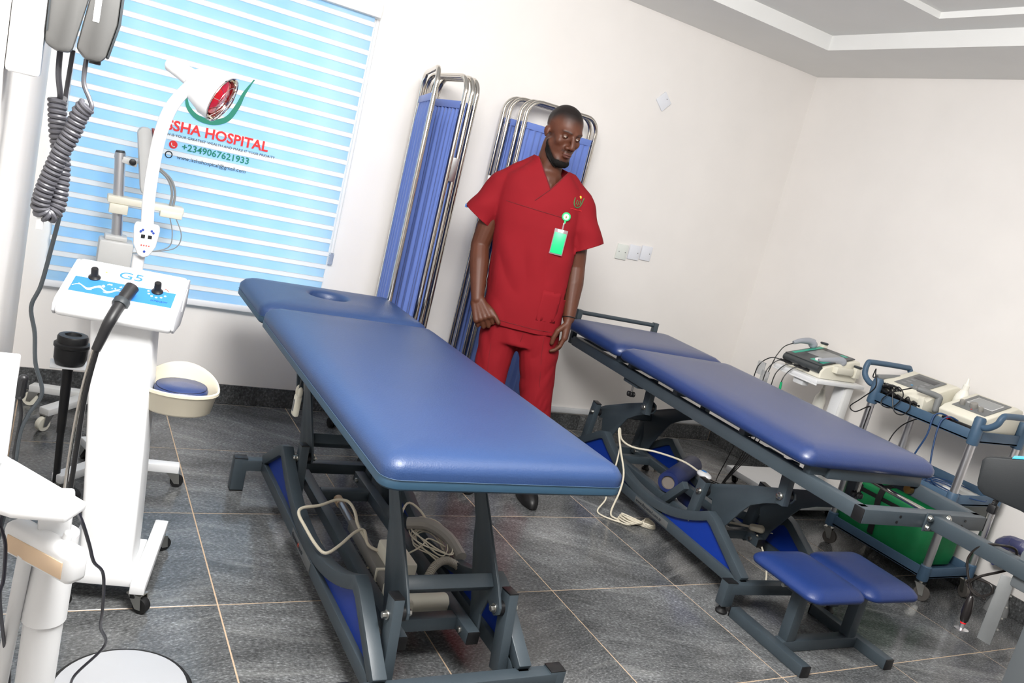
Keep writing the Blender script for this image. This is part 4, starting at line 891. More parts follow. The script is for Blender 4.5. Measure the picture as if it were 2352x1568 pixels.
# ---------------------------------------------------------------- traction unit beside the foot of the far table (mostly out of view)
tu = thing('traction_unit', 'dark grey traction machine with rounded display housing at the right edge', 'traction machine', (2.262, -2.30, 0))
M_trac = mat('traction_grey', (98, 103, 106), 0.5)
part('base', MB().b2((2.14, -2.42, 0.0), (2.40, -2.20, 0.05)), M_trac, tu, 0.01, world=True)
part('column', MB().b2((2.225, -2.335, 0.05), (2.315, -2.245, 0.80)), M_trac, tu, 0.01, world=True)
E0 = V(2.165, -2.17, 0); uu = V(0.4009, -0.9161, 0)
pl = [(0.0 + a, b) for a, b in ((-0.165, 0.925), (-0.160, 0.937), (-0.148, 0.944), (0.09, 1.02), (0.09, 0.79), (-0.02, 0.815), (-0.13, 0.822), (-0.150, 0.835), (-0.156, 0.850))]
part('display_housing', MB().plate(pl, E0, uu, (0, 0, 1), 0.045), mat('housing_charcoal', (27, 31, 34), 0.6, bump=0.05, bscale=500), tu, 0.006, world=True)
part('blue_edge_strip', MB().plate([(-0.09, 0.9635), (0.085, 1.019), (0.085, 1.0225), (-0.09, 0.967)], E0, uu, (0, 0, 1), 0.05), mat('cyan_strip', (70, 190, 240), 0.4), tu, world=True)
part('display_arm', MB().beam((2.20, -2.27, 0.80), (2.20, -2.24, 0.86), 0.05, 0.05), M_trac, tu, 0.004, world=True)
part('clamp_block', MB().b2((2.165, -2.285, 0.575), (2.235, -2.19, 0.70)), M_trac, tu, 0.01, world=True)
an = part('slotted_bracket', MB().plate([(0, 0.372), (0.040, 0.366), (0.040, 0.60), (0, 0.60)], (2.160, -2.164, 0), uu, (0, 0, 1), 0.004).plate([(0, 0.372), (0.034, 0.372), (0.034, 0.60), (0, 0.60)], (2.160 + uu[0] * 0.039, -2.164 + uu[1] * 0.039, 0), (0.92, 0.40, 0), (0, 0, 1), 0.004), mat('bracket_zinc', (150, 153, 154), 0.35, 0.6), tu, 0.0008, world=True)
for z in (0.42, 0.46, 0.50, 0.54): part('slot_rivet', MB().cyl((2.186, -2.1965, z), (2.190, -2.2010, z), 0.004, n=8), M_zinc, an, world=True)
# probe hanging by its cord from the extension arm
def RW(lx, ly, z): c, s_ = math.cos(RT), math.sin(RT); return (RO[0] + lx * c - ly * s_, RO[1] + lx * s_ + ly * c, z)
pbz = thing('massage_probe', 'black hand probe with red ring and domed metal tip hanging from the extension arm', 'probe', RW(0.055, -0.46, 0.36))
part('handle', MB().lathe([(0.006, 0.0), (0.010, -0.006), (0.014, -0.03), (0.0155, -0.055), (0.013, -0.085), (0.009, -0.092)], RW(0.05, -0.455, 0.488), (0, 0.06, 1), 18), mat('probe_black', (26, 22, 22), 0.35, coat=0.3), pbz, world=True)
part('red_ring', MB().lathe([(0.009, -0.092), (0.0095, -0.095), (0.009, -0.097)], RW(0.05, -0.455, 0.488), (0, 0.06, 1), 18), mat('ring_red', (220, 30, 40), 0.4), pbz, world=True)
part('metal_tip', MB().lathe([(0.008, -0.097), (0.008, -0.112), (0.022, -0.116), (0.020, -0.121), (0.008, -0.127)], RW(0.05, -0.455, 0.488), (0, 0.06, 1), 20), M_alu, pbz, world=True)
cpt = [RW(0.05, -0.452, 0.486), RW(0.048, -0.45, 0.505), RW(0.045, -0.42, 0.55), RW(0.045, -0.405, 0.60), RW(0.05, -0.43, 0.655), RW(0.07, -0.48, 0.682), RW(0.11, -0.50, 0.676), RW(0.118, -0.50, 0.62), RW(0.10, -0.49, 0.598), RW(0.045, -0.46, 0.56), RW(0.042, -0.44, 0.52), RW(0.045, -0.475, 0.50), RW(0.05, -0.51, 0.53), RW(0.048, -0.50, 0.555), RW(0.045, -0.45, 0.545), RW(0.045, -0.43, 0.515), RW(0.05, -0.50, 0.502)]
part('cord', MB().tube(cpt, 0.0042, 8, 6), mat('probe_cord', (30, 26, 24), 0.35), pbz, world=True)
pg = thing('mains_plug', 'black two-pin mains plug hanging below the dark display housing', 'plug', (2.13, -2.09, 0.75))
PG = V(2.118, -2.075, 0)
part('plug_body', MB().box(PG + V(0.006, -0.012, 0.786), (0.022, 0.026, 0.030)), M_blk, pg, 0.004, world=True)
rl = MB()
for i in range(6): rl.cyl(PG + V(0.006, -0.012, 0.80 + 0.006 * i), PG + V(0.006, -0.012, 0.8035 + 0.006 * i), 0.009 - 0.0006 * i, n=12)
rl.cyl(PG + V(0.006, -0.012, 0.79), PG + V(0.012, -0.022, 0.842), 0.004, n=8)
part('strain_relief', rl, M_blk, pg, world=True)
for s in (-1, 1): part('pin', MB().cyl(PG + V(0.006 + 0.002 * s, -0.012 - 0.007 * s, 0.772), PG + V(0.006 + 0.002 * s, -0.012 - 0.007 * s, 0.750), 0.0022, n=8), M_zinc, pg, world=True)
# ================================================================ LEFT SIDE
def P3(pts, y): return [(a, y, b) for a, b in pts]
# ---------------------------------------------------------------- wall handset unit with coiled cord
M_hand = mat('handset_grey', (92, 92, 91), 0.38, var=0.05, vscale=6)
M_coil = mat('coil_cord_grey', (80, 80, 86), 0.38)
wh = thing('wall_handset_unit', 'grey two-part handset unit on the left wall with hanging coiled cord', 'handset unit', (XL + 0.002, -1.96, 1.17))
part('wall_bracket', MB().b2((XL + 0.001, -2.0, 1.40), (-0.600, -1.90, 1.70)), M_white, wh, 0.006, world=True)
blkA = [(-0.605, 1.70), (-0.6, 1.47), (-0.598, 1.452), (-0.582, 1.445), (-0.563, 1.448), (-0.561, 1.456), (-0.549, 1.531), (-0.546, 1.70)]
part('cradle_body', MB().plate(blkA, (0, -1.955, 0), (1, 0, 0), (0, 0, 1), 0.085), M_hand, wh, 0.005, world=True)
part('seam_strip', MB().plate([(-0.6015, 1.69), (-0.5985, 1.47), (-0.5965, 1.47), (-0.5995, 1.69)], (0, -1.9985, 0), (1, 0, 0), (0, 0, 1), 0.003), M_dgrey, wh, world=True)
blkB = [(-0.5405, 1.70), (-0.5435, 1.571), (-0.5575, 1.457), (-0.543, 1.443), (-0.522, 1.444), (-0.516, 1.454), (-0.507, 1.505), (-0.508, 1.70)]
hb = part('handset', MB().plate(blkB, (0, -1.962, 0), (1, 0, 0), (0, 0, 1), 0.075), M_hand, wh, 0.006, world=True)
part('dark_edge', MB().plate([(-0.5155, 1.4545), (-0.5065, 1.505), (-0.5075, 1.70), (-0.5035, 1.70), (-0.5025, 1.505), (-0.5125, 1.452)], (0, -1.962, 0), (1, 0, 0), (0, 0, 1), 0.07), M_dgrey, hb, 0.001, world=True)
part('clear_window', MB().b2((-0.541, -2.0005, 1.50), (-0.532, -1.9985, 1.56)), M_white, hb, 0.001, world=True)
part('base_jack', MB().b2((-0.538, -1.99, 1.440), (-0.522, -1.94, 1.446)), M_blk, hb, 0.001, world=True)
cpath = catmull(P3([(-0.574, 1.376), (-0.567, 1.328), (-0.557, 1.282), (-0.554, 1.241), (-0.555, 1.207), (-0.564, 1.193), (-0.577, 1.203), (-0.575, 1.23), (-0.568, 1.262), (-0.559, 1.296), (-0.548, 1.329), (-0.54, 1.362), (-0.532, 1.377)], 0), 10)
for i, p in enumerate(cpath): p[1] = -1.935 - 0.05 * (i / len(cpath)) - (0.0 if i > 0 else 0)
cum = np.concatenate([[0], np.cumsum([np.linalg.norm(cpath[i + 1] - cpath[i]) for i in range(len(cpath) - 1)])])
turns = 50; hel = []
for s_ in np.linspace(0, cum[-1], turns * 14):
    i = min(len(cpath) - 2, int(np.searchsorted(cum, s_, 'right') - 1)); t = (s_ - cum[i]) / (cum[i + 1] - cum[i]); p = cpath[i] * (1 - t) + cpath[i + 1] * t; d_ = unit(cpath[i + 1] - cpath[i])
    sx = unit(np.cross(d_, V(0, 1, 0))); sy = V(0, 1, 0); sy = unit(sy - d_ * (sy @ d_)); a = 2 * PI * turns * s_ / cum[-1]
    hel.append(p + (sx * math.cos(a) + sy * math.sin(a)) * 0.0098)
part('coiled_cord', MB().tube(hel, 0.0043, 8, 1), M_coil, wh, world=True)
part('straight_cord', MB().tube([(-0.578, -1.95, 1.448), (-0.576, -1.955, 1.412), (-0.570, -1.94, 1.38), (-0.572, -1.926, 1.372)], 0.0042, 8), M_coil, wh, world=True)
part('straight_cord', MB().tube([(-0.561, -1.93, 1.453), (-0.563, -1.92, 1.381), (-0.563, -1.92, 1.33)], 0.0034, 8), M_coil, wh, world=True)
part('straight_cord', MB().tube([(-0.542, -1.975, 1.444), (-0.541, -1.98, 1.409), (-0.531, -1.985, 1.388), (-0.526, -1.988, 1.376), (-0.530, -1.988, 1.368)], 0.0034, 8), M_coil, wh, world=True)
part('white_connector', MB().b2((-0.580, -1.965, 1.169), (-0.570, -1.945, 1.191)), M_white, wh, 0.002, world=True)
part('power_lead', MB().tube([(a, -1.915 + 0.02 * math.sin(3 * b), b) for a, b in ((-0.552, 1.205), (-0.549, 1.191), (-0.554, 1.138), (-0.562, 1.069), (-0.572, 1.029), (-0.562, 0.984), (-0.555, 0.93), (-0.539, 0.876), (-0.555, 0.834), (-0.564, 0.793), (-0.566, 0.70), (-0.58, 0.55))], 0.0034, 8, 6), M_dgrey, wh, world=True)
sk = thing('wall_socket', 'white socket strip with black plug low on the left wall', 'socket', (XL + 0.001, -1.90, 0.76))
part('strip', MB().b2((XL + 0.001, -1.95, 0.76), (-0.578, -1.86, 0.93)), M_white, sk, 0.004, world=True)
part('plug', MB().caps((-0.570, -1.90, 0.897), (-0.572, -1.90, 0.868), 0.008, 0.009, 10), M_blk, sk, world=True)
part('cord', MB().tube([(-0.572, -1.90, 0.862), (-0.566, -1.90, 0.83), (-0.568, -1.90, 0.78), (-0.572, -1.9, 0.69), (-0.578, -1.9, 0.58)], 0.003, 8, 5), M_blk, sk, world=True)

# ---------------------------------------------------------------- percussion massager on a white column
G5O = (-0.31, -1.05, 0.0); G5R = -0.2443
g5 = thing('massage_machine', 'white column massager with slanted console, black hand grip and blue control strip', 'massage machine', G5O, G5R)
cx0 = 0.014
for s in (-1, 1):
    x = cx0 + s * 0.102
    part('base_rail', MB().b2((x - 0.020, -0.16, 0.062), (x + 0.020, 0.245, 0.094)), M_white, g5, 0.003)
    for y in (-0.135, 0.215):
        part('caster_housing', MB().b2((x - 0.017, y - 0.017, 0.045), (x + 0.017, y + 0.017, 0.062)), M_blk, g5, 0.002)
        caster(g5, x, y, 0.05, 0.0235, 0.6 if y > 0 else -0.5, world=False)
part('base_plate', MB().b2((cx0 - 0.082, -0.13, 0.066), (cx0 + 0.082, 0.10, 0.098)), M_white, g5, 0.003)
rows = []
for k in range(9):
    t = k / 8; z = 0.098 + 0.72 * t; c_ = cx0 + (-0.045 - cx0) * t ** 1.2; hw = 0.070 + 0.010 * t
    y0 = -0.092 + 0.038 * t; y1 = 0.045 + 0.012 * t
    rows.append([(a, b, z) for a, b in rrect(c_ - hw, c_ + hw, y0, y1, 0.012, 3)])
part('column', MB().rings(rows), M_white, g5, angle=50)
rows = []
for k in range(9):
    t = k / 8; z = 0.098 + 0.72 * t; c_ = cx0 + (-0.045 - cx0) * t ** 1.2; hw = 0.060 + 0.008 * t
    rows.append([(a, b, z) for a, b in rrect(c_ - hw, c_ + hw, 0.0455 + 0.012 * t, 0.075 + 0.012 * t, 0.008, 3)])
part('rear_cover', MB().rings(rows), mat('cool_grey_plastic', (196, 197, 200), 0.45), g5, angle=50)
prof = [(-0.098, 0.806), (-0.114, 0.818), (-0.112, 0.838), (-0.098, 0.852), (0.088, 0.928), (0.108, 0.926), (0.114, 0.910), (0.108, 0.850), (0.030, 0.800)]
con = part('console', MB().plate([(a, b) for a, b in prof], (-0.056, 0, 0), (0, 1, 0), (0, 0, 1), 0.285), M_white, g5, 0.010, bseg=3)
for s in (-1, 1):
    cap = part('side_cheek', MB().plate([(a * 0.97, (b - 0.866) * 0.96 + 0.866) for a, b in prof], (-0.056 + s * 0.1455, 0, 0), (0, 1, 0), (0, 0, 1), 0.008), mat('cool_grey_plastic', (196, 197, 200), 0.45), g5, 0.003)
part('vent_grille', MB().plate([(0.0, 0.850), (0.06, 0.868), (0.06, 0.905), (0.0, 0.885)], (0.0945, 0, 0), (0, 1, 0), (0, 0, 1), 0.002), M_wplast, g5, 0.0006)
sv = unit(V(0, 0.186, 0.076)); nv = np.cross(V(1, 0, 0), sv); PO = V(-0.056, -0.098, 0.852)
def cpl(name, u0, u1, v0, v1, m, h=0.001, base=0.0005, par=None, rx=0): return part(name, MB().plate([(u0, v0), (u1, v0), (u1, v1), (u0, v1)], PO + nv * (base + h / 2), (1, 0, 0), sv, h), m, par or con)
M_strip2 = mat('console_blue', (58, 132, 214), 0.35); M_lite = mat('console_panel', (232, 236, 240), 0.3)
cpl('panel_sheet', -0.128, 0.128, 0.042, 0.190, M_lite, 0.001)
cpl('blue_band', -0.128, 0.128, 0.042, 0.112, M_strip2, 0.0006, 0.0016)
lettering('G5', 0.046, PO + V(-0.028, 0, 0) + sv * 0.140 + nv * 0.002, (1, 0, 0), sv, M_strip2, con, width=0.060)
splash = MB(); random.seed(5)
for i in range(7):
    a0 = V(-0.122 + 0.012 * i, 0, 0); pts = []
    for k in range(6):
        u = -0.125 + 0.013 * i + 0.010 * k; v_ = 0.066 + 0.010 * math.sin(k * 1.1 + i * 1.7) + 0.004 * (i % 3)
        pts.append(PO + V(u, 0, 0) + sv * v_ + nv * 0.0024)
    splash.tube(pts, 0.0011, 4, 3)
for i in range(16):
    c_ = PO + V(-0.055 + 0.07 * random.random(), 0, 0) + sv * (0.078 + 0.022 * random.random()) + nv * 0.0024; splash.cyl(c_, c_ + nv * 0.0004, 0.0022 * (0.5 + random.random()), n=8)
part('white_splash', splash, M_white, con)
part('green_light', MB().ell(PO + V(-0.062, 0, 0) + sv * 0.155 + nv * 0.002, (0.003, 0.003, 0.002), 8, 6), mat('led_green', (170, 210, 80), 0.4), con)
for i in range(6):
    a = PI * (1.0 + 0.17 * i); c_ = PO + V(0.082 + 0.024 * math.cos(a), 0, 0) + sv * (0.102 + 0.024 * math.sin(a)) + nv * 0.0022
    part('dial_mark', MB().cyl(c_, c_ + nv * 0.0005, 0.0032, n=10), M_white, con)
ra_ = MB().tube([PO + V(0.088 + 0.022 * math.cos(a), 0, 0) + sv * (0.106 + 0.022 * math.sin(a)) + nv * 0.0022 for a in (0.4, 0.8, 1.2)], 0.0012, 5, 4)
part('red_arrow', ra_, mat('arrow_red', (220, 80, 70), 0.5), con)
lettering('INTENSITY', 0.009, PO + V(0.072, 0, 0) + sv * 0.058 + nv * 0.0024, (1, 0, 0), sv, mat('print_navy', (40, 80, 150), 0.5), con)
for u, v_ in ((-0.083, 0.118), (0.080, 0.106)):
    c_ = PO + V(u, 0, 0) + sv * v_ + nv * 0.001
    kb = part('dial_knob', MB().lathe([(0.0155, 0), (0.0155, 0.004), (0.011, 0.009), (0.0095, 0.012), (0.0092, 0.030), (0.0078, 0.032)], c_, nv, 20), M_blk, g5)
# hand grip with twin hoses
h0, h1, h2 = PO + V(0.022, 0, 0) + sv * 0.070 + nv * 0.026, V(-0.060, -0.128, 0.826), V(-0.082, -0.138, 0.742)
grip = part('hand_grip', MB().tube([h0, h0 * 0.6 + h1 * 0.4 + V(0, 0, 0.004), h1, h1 * 0.45 + h2 * 0.55, h2], 0.0185, 16, 6, taper=0.62), mat('grip_black', (30, 30, 32), 0.42), g5)
part('grip_collar', MB().cyl(h0 * 0.55 + h1 * 0.45 + V(0, 0, 0.004), h0 * 0.4 + h1 * 0.6 + V(0, 0, 0.003), 0.0215, n=18), M_dgrey, grip, 0.002)
part('hose', MB().tube([h2 + V(0.003, 0, 0), (-0.090, -0.142, 0.62), (-0.092, -0.14, 0.45), (-0.092, -0.14, 0.28), (-0.088, -0.13, 0.16), (-0.080, -0.10, 0.098)], 0.0065, 10, 5), M_blk, g5)
part('steel_guide', MB().tube([h2 + V(-0.006, 0.002, 0), (-0.101, -0.135, 0.62), (-0.108, -0.13, 0.45), (-0.108, -0.125, 0.28), (-0.102, -0.12, 0.10)], 0.0048, 10, 5), M_chr, g5)
# cream side bowl holding a round blue pad
rows = []; bc = V(0.122, 0.012, 0)
for rr, z, dz in ((0.55, 0.560, 0.0), (0.80, 0.560, 0.0), (0.88, 0.566, 0.0), (0.97, 0.618, 0.25), (1.03, 0.622, 0.28), (1.03, 0.630, 0.30), (0.98, 0.632, 0.30), (0.93, 0.624, 0.28), (0.85, 0.572, 0.0), (0.55, 0.570, 0.0)):
    rows.append([(bc[0] + 0.106 * rr * math.cos(a), bc[1] + 0.080 * rr * math.sin(a), z + dz * 0.17 * max(0, math.sin(a)) * (0.6 + 0.4 * math.sin(a))) for a in np.linspace(0, 2 * PI, 36, endpoint=False)])
part('side_bowl', MB().rings(rows), mat('bowl_cream', (212, 204, 184), 0.45), g5, angle=50)
part('bowl_bracket', MB().b2((0.030, -0.01, 0.575), (0.050, 0.055, 0.64)), mat('cool_grey_plastic', (196, 197, 200), 0.45), g5, 0.004)
dp = thing('round_pad', 'round navy vinyl pad lying in the cream bowl of the massager', 'pad', (-0.31 + 0.128 * math.cos(G5R) - 0.012 * math.sin(G5R), -1.05 + 0.128 * math.sin(G5R) + 0.012 * math.cos(G5R), 0.5930), G5R)
part('disc', MB().lathe([(0.040, 0.0), (0.070, 0.010), (0.074, 0.030), (0.068, 0.040), (0.02, 0.042)], (-0.002, 0.004, 0), n=32), M_navy2, dp, angle=60)
part('seam', MB().tube([(-0.002 + 0.069 * math.cos(a), 0.004 + 0.069 * math.sin(a), 0.0388) for a in np.linspace(0, 2 * PI, 32, endpoint=False)], 0.0012, 5, 1, closed=True), mat('dark_seam', (18, 26, 56), 0.6), dp)

# ---------------------------------------------------------------- pole stand with stacked black applicator cups
st = thing('applicator_stand', 'thin black pole stand with small white top holding a black cup behind the massager', 'stand', (-0.452, -0.49, 0))
part('foot_disc', MB().lathe([(0.09, 0), (0.09, 0.012), (0.03, 0.022), (0.018, 0.04)], (0, 0, 0), n=24), M_blk, st)
part('lower_pole', MB().cyl((0.008, 0, 0.03), (0.0, 0, 0.25), 0.0115, n=14), M_blk, st)
part('upper_pole', MB().cyl((0.0, 0, 0.24), (-0.006, 0, 0.478), 0.0135, 0.017, n=16), M_blk, st)
part('top_plate', MB().b2((-0.06, -0.045, 0.478), (0.05, 0.045, 0.484)), M_white, st, 0.002)
cup = thing('applicator_cup', 'ribbed black round cup standing on the pole stand behind the massager', 'cup', (-0.455, -0.49, 0.4845))
part('body', MB().lathe([(0.030, 0), (0.045, 0.004), (0.050, 0.02), (0.051, 0.058), (0.055, 0.062), (0.055, 0.072), (0.047, 0.076), (0.047, 0.094), (0.044, 0.100), (0.026, 0.102), (0.024, 0.094)], (0, 0, 0), n=30), M_blk, cup, angle=30)
part('hollow', MB().cyl((0, 0, 0.0935), (0, 0, 0.0945), 0.0245, n=24), M_rub, cup)

# ---------------------------------------------------------------- infrared lamp on a wheeled stand
LPX, LPY = -0.285, -0.352
ir = thing('infrared_lamp', 'white infrared lamp with red bulb on a curved double arm', 'lamp', (LPX, LPY, 0))
for a, ln in ((-0.10, 0.25), (PI + 0.75, 0.22), (0.5 * PI + 0.3, 0.22), (-0.55 * PI, 0.26)):
    e = (LPX + ln * math.cos(a), LPY + ln * math.sin(a))
    lg = part('leg', MB().beam((LPX, LPY, 0.082), (e[0], e[1], 0.075), 0.045, 0.032), M_white, ir, 0.004, world=True)
    caster(ir, e[0] - 0.02 * math.cos(a), e[1] - 0.02 * math.sin(a), 0.06, 0.024, a)
part('post', MB().cyl((LPX, LPY, 0.07), (LPX, LPY, 0.86), 0.020, n=20), M_white, ir, world=True)
ud = V(0.995, -0.08, 0)   # across, seen from the door
bx = [(-0.036, 0.978), (0.036, 0.978), (0.042, 0.965), (0.036, 0.905), (0.018, 0.868), (0.0, 0.860), (-0.018, 0.868), (-0.036, 0.905), (-0.042, 0.965)]
cb = part('control_head', MB().plate(bx, (LPX + 0.010, LPY - 0.025, 0), ud, (0, 0, 1), 0.045), M_white, ir, 0.007, world=True, bseg=3)
fy = LPY - 0.0490
def ic(du, z, m, r, name): part(name, MB().cyl((LPX + 0.010 + du, fy + 0.0005, z), (LPX + 0.010 + du, fy - 0.001, z), r, n=12), m, cb, world=True)
M_icb = mat('icon_blue', (40, 70, 160), 0.5); M_icr = mat('icon_red', (220, 70, 60), 0.5)
for du, z in ((-0.020, 0.952), (-0.014, 0.958), (0.020, 0.952), (0.014, 0.958), (0.0, 0.884)): ic(du, z, M_icb, 0.0042, 'icon')
for du in (-0.011, 0.011): part('key', MB().b2((LPX + 0.010 + du - 0.0062, fy - 0.0012, 0.930), (LPX + 0.010 + du + 0.0062, fy + 0.0005, 0.942)), M_blk, cb, world=True)
for i in range(4): ic(-0.012 + 0.008 * i, 0.905, M_icr, 0.0024, 'indicator')
for off in (-0.0095, 0.0095):
    part('arm_tube', MB().tube([(LPX + 0.012 + off, LPY, 0.965), (LPX + 0.004 + off, LPY, 1.05), (LPX + 0.002 + off, LPY, 1.16), (LPX + 0.008 + off * 1.05, LPY, 1.285), (LPX + 0.030 + off * 1.1, LPY, 1.385), (LPX + 0.080 + off * 0.9, LPY, 1.475)], 0.0112, 12, 6), M_white, ir, world=True)
ax = unit(V(0.80, -0.46, -0.36)); hc_ = V(-0.138, LPY - 0.005, 1.462)
part('lamp_shade', MB().lathe([(0.026, -0.135), (0.028, -0.130), (0.032, -0.085), (0.038, -0.080), (0.066, -0.050), (0.082, 0.0), (0.0855, 0.035), (0.086, 0.040), (0.081, 0.040), (0.084, 0.0), (0.056, -0.04), (0.02, -0.05)], hc_, ax, 36, False), M_white, ir, world=True, angle=40)
part('rear_grip', MB().lathe([(0.001, -0.178), (0.020, -0.176), (0.027, -0.168), (0.0285, -0.130)], hc_, ax, 24, False), M_white, ir, world=True, angle=40)
part('reflector', MB().lathe([(0.0812, 0.039), (0.075, 0.0), (0.055, -0.036)], hc_, ax, 30, False), M_chr, ir, world=True)
part('bulb', MB().lathe([(0.02, -0.04), (0.056, -0.004), (0.069, 0.018), (0.062, 0.031), (0.03, 0.039), (0.002, 0.041)], hc_, ax, 28, False), mat('red_bulb', (226, 18, 34), 0.12, coat=0.8), ir, world=True)
e1 = unit(np.cross(ax, V(0, 0, 1))); e2 = np.cross(ax, e1); gm = MB()
gm.tube([hc_ + ax * 0.044 + e1 * 0.084 * math.cos(a) + e2 * 0.084 * math.sin(a) for a in np.linspace(0, 2 * PI, 28, endpoint=False)], 0.0018, 6, 1, closed=True)
for r in (0.055,): gm.tube([hc_ + ax * (0.050 + 0.020 * (1 - r / 0.084)) + e1 * r * math.cos(a) + e2 * r * math.sin(a) for a in np.linspace(0, 2 * PI, 22, endpoint=False)], 0.0010, 5, 1, closed=True)
for i in range(6):
    a = PI * i / 6; q = e1 * math.cos(a) + e2 * math.sin(a); gm.tube([hc_ + ax * 0.044 - q * 0.084, hc_ + ax * 0.058 - q * 0.045, hc_ + ax * 0.064, hc_ + ax * 0.058 + q * 0.045, hc_ + ax * 0.044 + q * 0.084], 0.0010, 5, 4)
part('wire_guard', gm, M_chr, ir, world=True)
rb = MB()
for i in range(3):
    a = -0.9 + 2.1 * i; c_ = hc_ + ax * 0.0405 + e1 * 0.083 * math.cos(a) + e2 * 0.083 * math.sin(a); rb.ell(c_, (0.003, 0.003, 0.003), 8, 6)
part('rim_screws', rb, M_blk, ir, world=True)

# ---------------------------------------------------------------- tall silver-column unit by the window
TX, TYY = -0.318, 0.30
td = thing('column_unit', 'silver-column unit with white boxy base and tilted white head in front of the window', 'therapy unit', (TX, TYY, 0))
M_lgrey = mat('light_grey_plastic', (206, 206, 204), 0.45)
for i, a in enumerate((2.72, 0.55, -0.75, -2.35)):
    ln = 0.26; e = (TX + ln * math.cos(a), TYY + ln * math.sin(a))
    part('leg', MB().beam((TX, TYY, 0.10), (e[0], e[1], 0.082), 0.05, 0.03), M_lgrey, td, 0.004, world=True)
    caster(td, e[0] - 0.02 * math.cos(a), e[1] - 0.02 * math.sin(a), 0.07, 0.030, a, M_cream)
part('lower_post', MB().b2((TX - 0.028, TYY - 0.028, 0.09), (TX + 0.028, TYY + 0.028, 0.62)), mat('mid_grey_plastic', (150, 150, 150), 0.45), td, 0.006, world=True)
part('base_box', MB().b2((TX - 0.068, TYY - 0.055, 0.60), (TX + 0.062, TYY + 0.055, 0.792)), M_lgrey, td, 0.010, world=True)
part('box_cap', MB().b2((TX - 0.050, TYY - 0.04, 0.792), (TX + 0.035, TYY + 0.04, 0.812)), M_lgrey, td, 0.006, world=True)
part('silver_column', MB().cyl((TX - 0.004, TYY, 0.80), (TX - 0.036, TYY, 1.148), 0.021, n=22), M_alu, td, world=True)
for k in (0.45, 0.95): part('column_ring', MB().cyl((TX - 0.004 - 0.032 * k, TYY, 0.80 + 0.348 * k - 0.006), (TX - 0.004 - 0.032 * k, TYY, 0.80 + 0.348 * k + 0.006), 0.0225, n=22), M_alu, td, world=True)
part('column_cap', MB().cyl((TX - 0.036, TYY, 1.146), (TX - 0.037, TYY, 1.156), 0.020, 0.016, n=20), M_dgrey, td, world=True)
part('tilt_arm', MB().beam((TX - 0.03, TYY - 0.01, 1.125), (TX + 0.03, TYY - 0.01, 1.115), 0.02, 0.026), M_lgrey, td, 0.003, world=True)
part('tilt_knob', MB().cyl((TX + 0.012, TYY - 0.035, 1.122), (TX + 0.012, TYY - 0.012, 1.122), 0.013, n=16), M_blk, td, 0.002, world=True)
part('tray_arm', MB().b2((TX - 0.060, TYY - 0.045, 0.945), (TX + 0.232, TYY + 0.03, 0.975)), M_cream, td, 0.006, world=True)
part('tray_clip', MB().b2((TX - 0.05, TYY - 0.05, 0.905), (TX + 0.02, TYY - 0.02, 0.945)), M_cream, td, 0.004, world=True)
part('tray_socket', MB().b2((TX + 0.14, TYY - 0.05, 0.925), (TX + 0.228, TYY - 0.018, 0.955)), M_cream, td, 0.005, world=True)
hd = [(-0.038, 0.0), (0.016, 0.0), (0.022, 0.02), (0.024, 0.20), (0.014, 0.262), (-0.018, 0.268), (-0.036, 0.25), (-0.040, 0.03)]
dh = unit(V(-0.20, 0, 1.0)); xh = unit(V(1, 0, 0.20))
ph_ = part('tilted_head', MB().plate(hd, (TX + 0.095, TYY - 0.03, 1.012), xh, dh, 0.055), M_lgrey, td, 0.010, world=True)
part('red_lens', MB().plate([(0.022, 0.215), (0.030, 0.215), (0.030, 0.262), (0.018, 0.262)], (TX + 0.095, TYY - 0.03, 1.012), xh, dh, 0.04), mat('lens_red', (150, 60, 60), 0.3), ph_, 0.003, world=True)
for k, off in enumerate((0.0, 0.012)):
    part('hose', MB().tube([(TX + 0.10 + off, TYY - 0.03, 1.12), (TX + 0.15 + off, TYY - 0.035, 1.085), (TX + 0.175 + off, TYY - 0.035, 1.03), (TX + 0.175 + off, TYY - 0.03, 0.965)], 0.005, 8, 5), mat('hose_grey', (140, 142, 142), 0.4), td, world=True)
    part('thin_lead', MB().tube([(TX + 0.18 + off * 2, TYY - 0.04, 0.93), (TX + 0.20 + off * 3, TYY - 0.05, 0.86), (TX + 0.19 + off * 2, TYY - 0.05, 0.80), (TX + 0.10, TYY - 0.05, 0.765), (TX + 0.06, TYY - 0.05, 0.755)], 0.0024, 6, 5), mat('hose_grey', (140, 142, 142), 0.4), td, world=True)

# ---------------------------------------------------------------- white stand with slanted head, near left
ws = thing('white_stand', 'overexposed white column stand with beige strip and tray near the left edge', 'stand', (-0.49, -2.0, 0))
part('foot_plate', MB().lathe([(0.12, 0), (0.12, 0.02), (0.05, 0.035), (0.034, 0.06)], (0, 0, 0), n=28), M_white, ws)
part('lower_column', MB().cyl((0, 0, 0.05), (0, 0, 0.52), 0.0315, n=24), M_white, ws)
part('upper_sleeve', MB().lathe([(0.0315, 0.49), (0.0355, 0.494), (0.036, 0.66)], (0, 0, 0), n=24), M_white, ws)
dd = unit(V(0.64, -0.77, 0)); pp = V(-dd[1], dd[0], 0)
hm = part('head_bar', MB().box((-0.505, -2.045, 0.650), (0.160, 0.040, 0.058), rz=math.atan2(dd[1], dd[0])), M_white, ws, 0.012, world=True, bseg=3)
cf = V(-0.505, -2.045, 0.646) - pp * 0.0203 * (1 if pp[1] > 0 else -1)
part('beige_strip', MB().box(cf, (0.128, 0.003, 0.030), rz=math.atan2(dd[1], dd[0])), mat('beige_label', (228, 200, 168), 0.5), hm, 0.001, world=True)
part('knob_stub', MB().cyl((-0.478, -2.055, 0.67), (-0.474, -2.060, 0.69), 0.008, n=12), M_white, ws, 0.001, world=True)
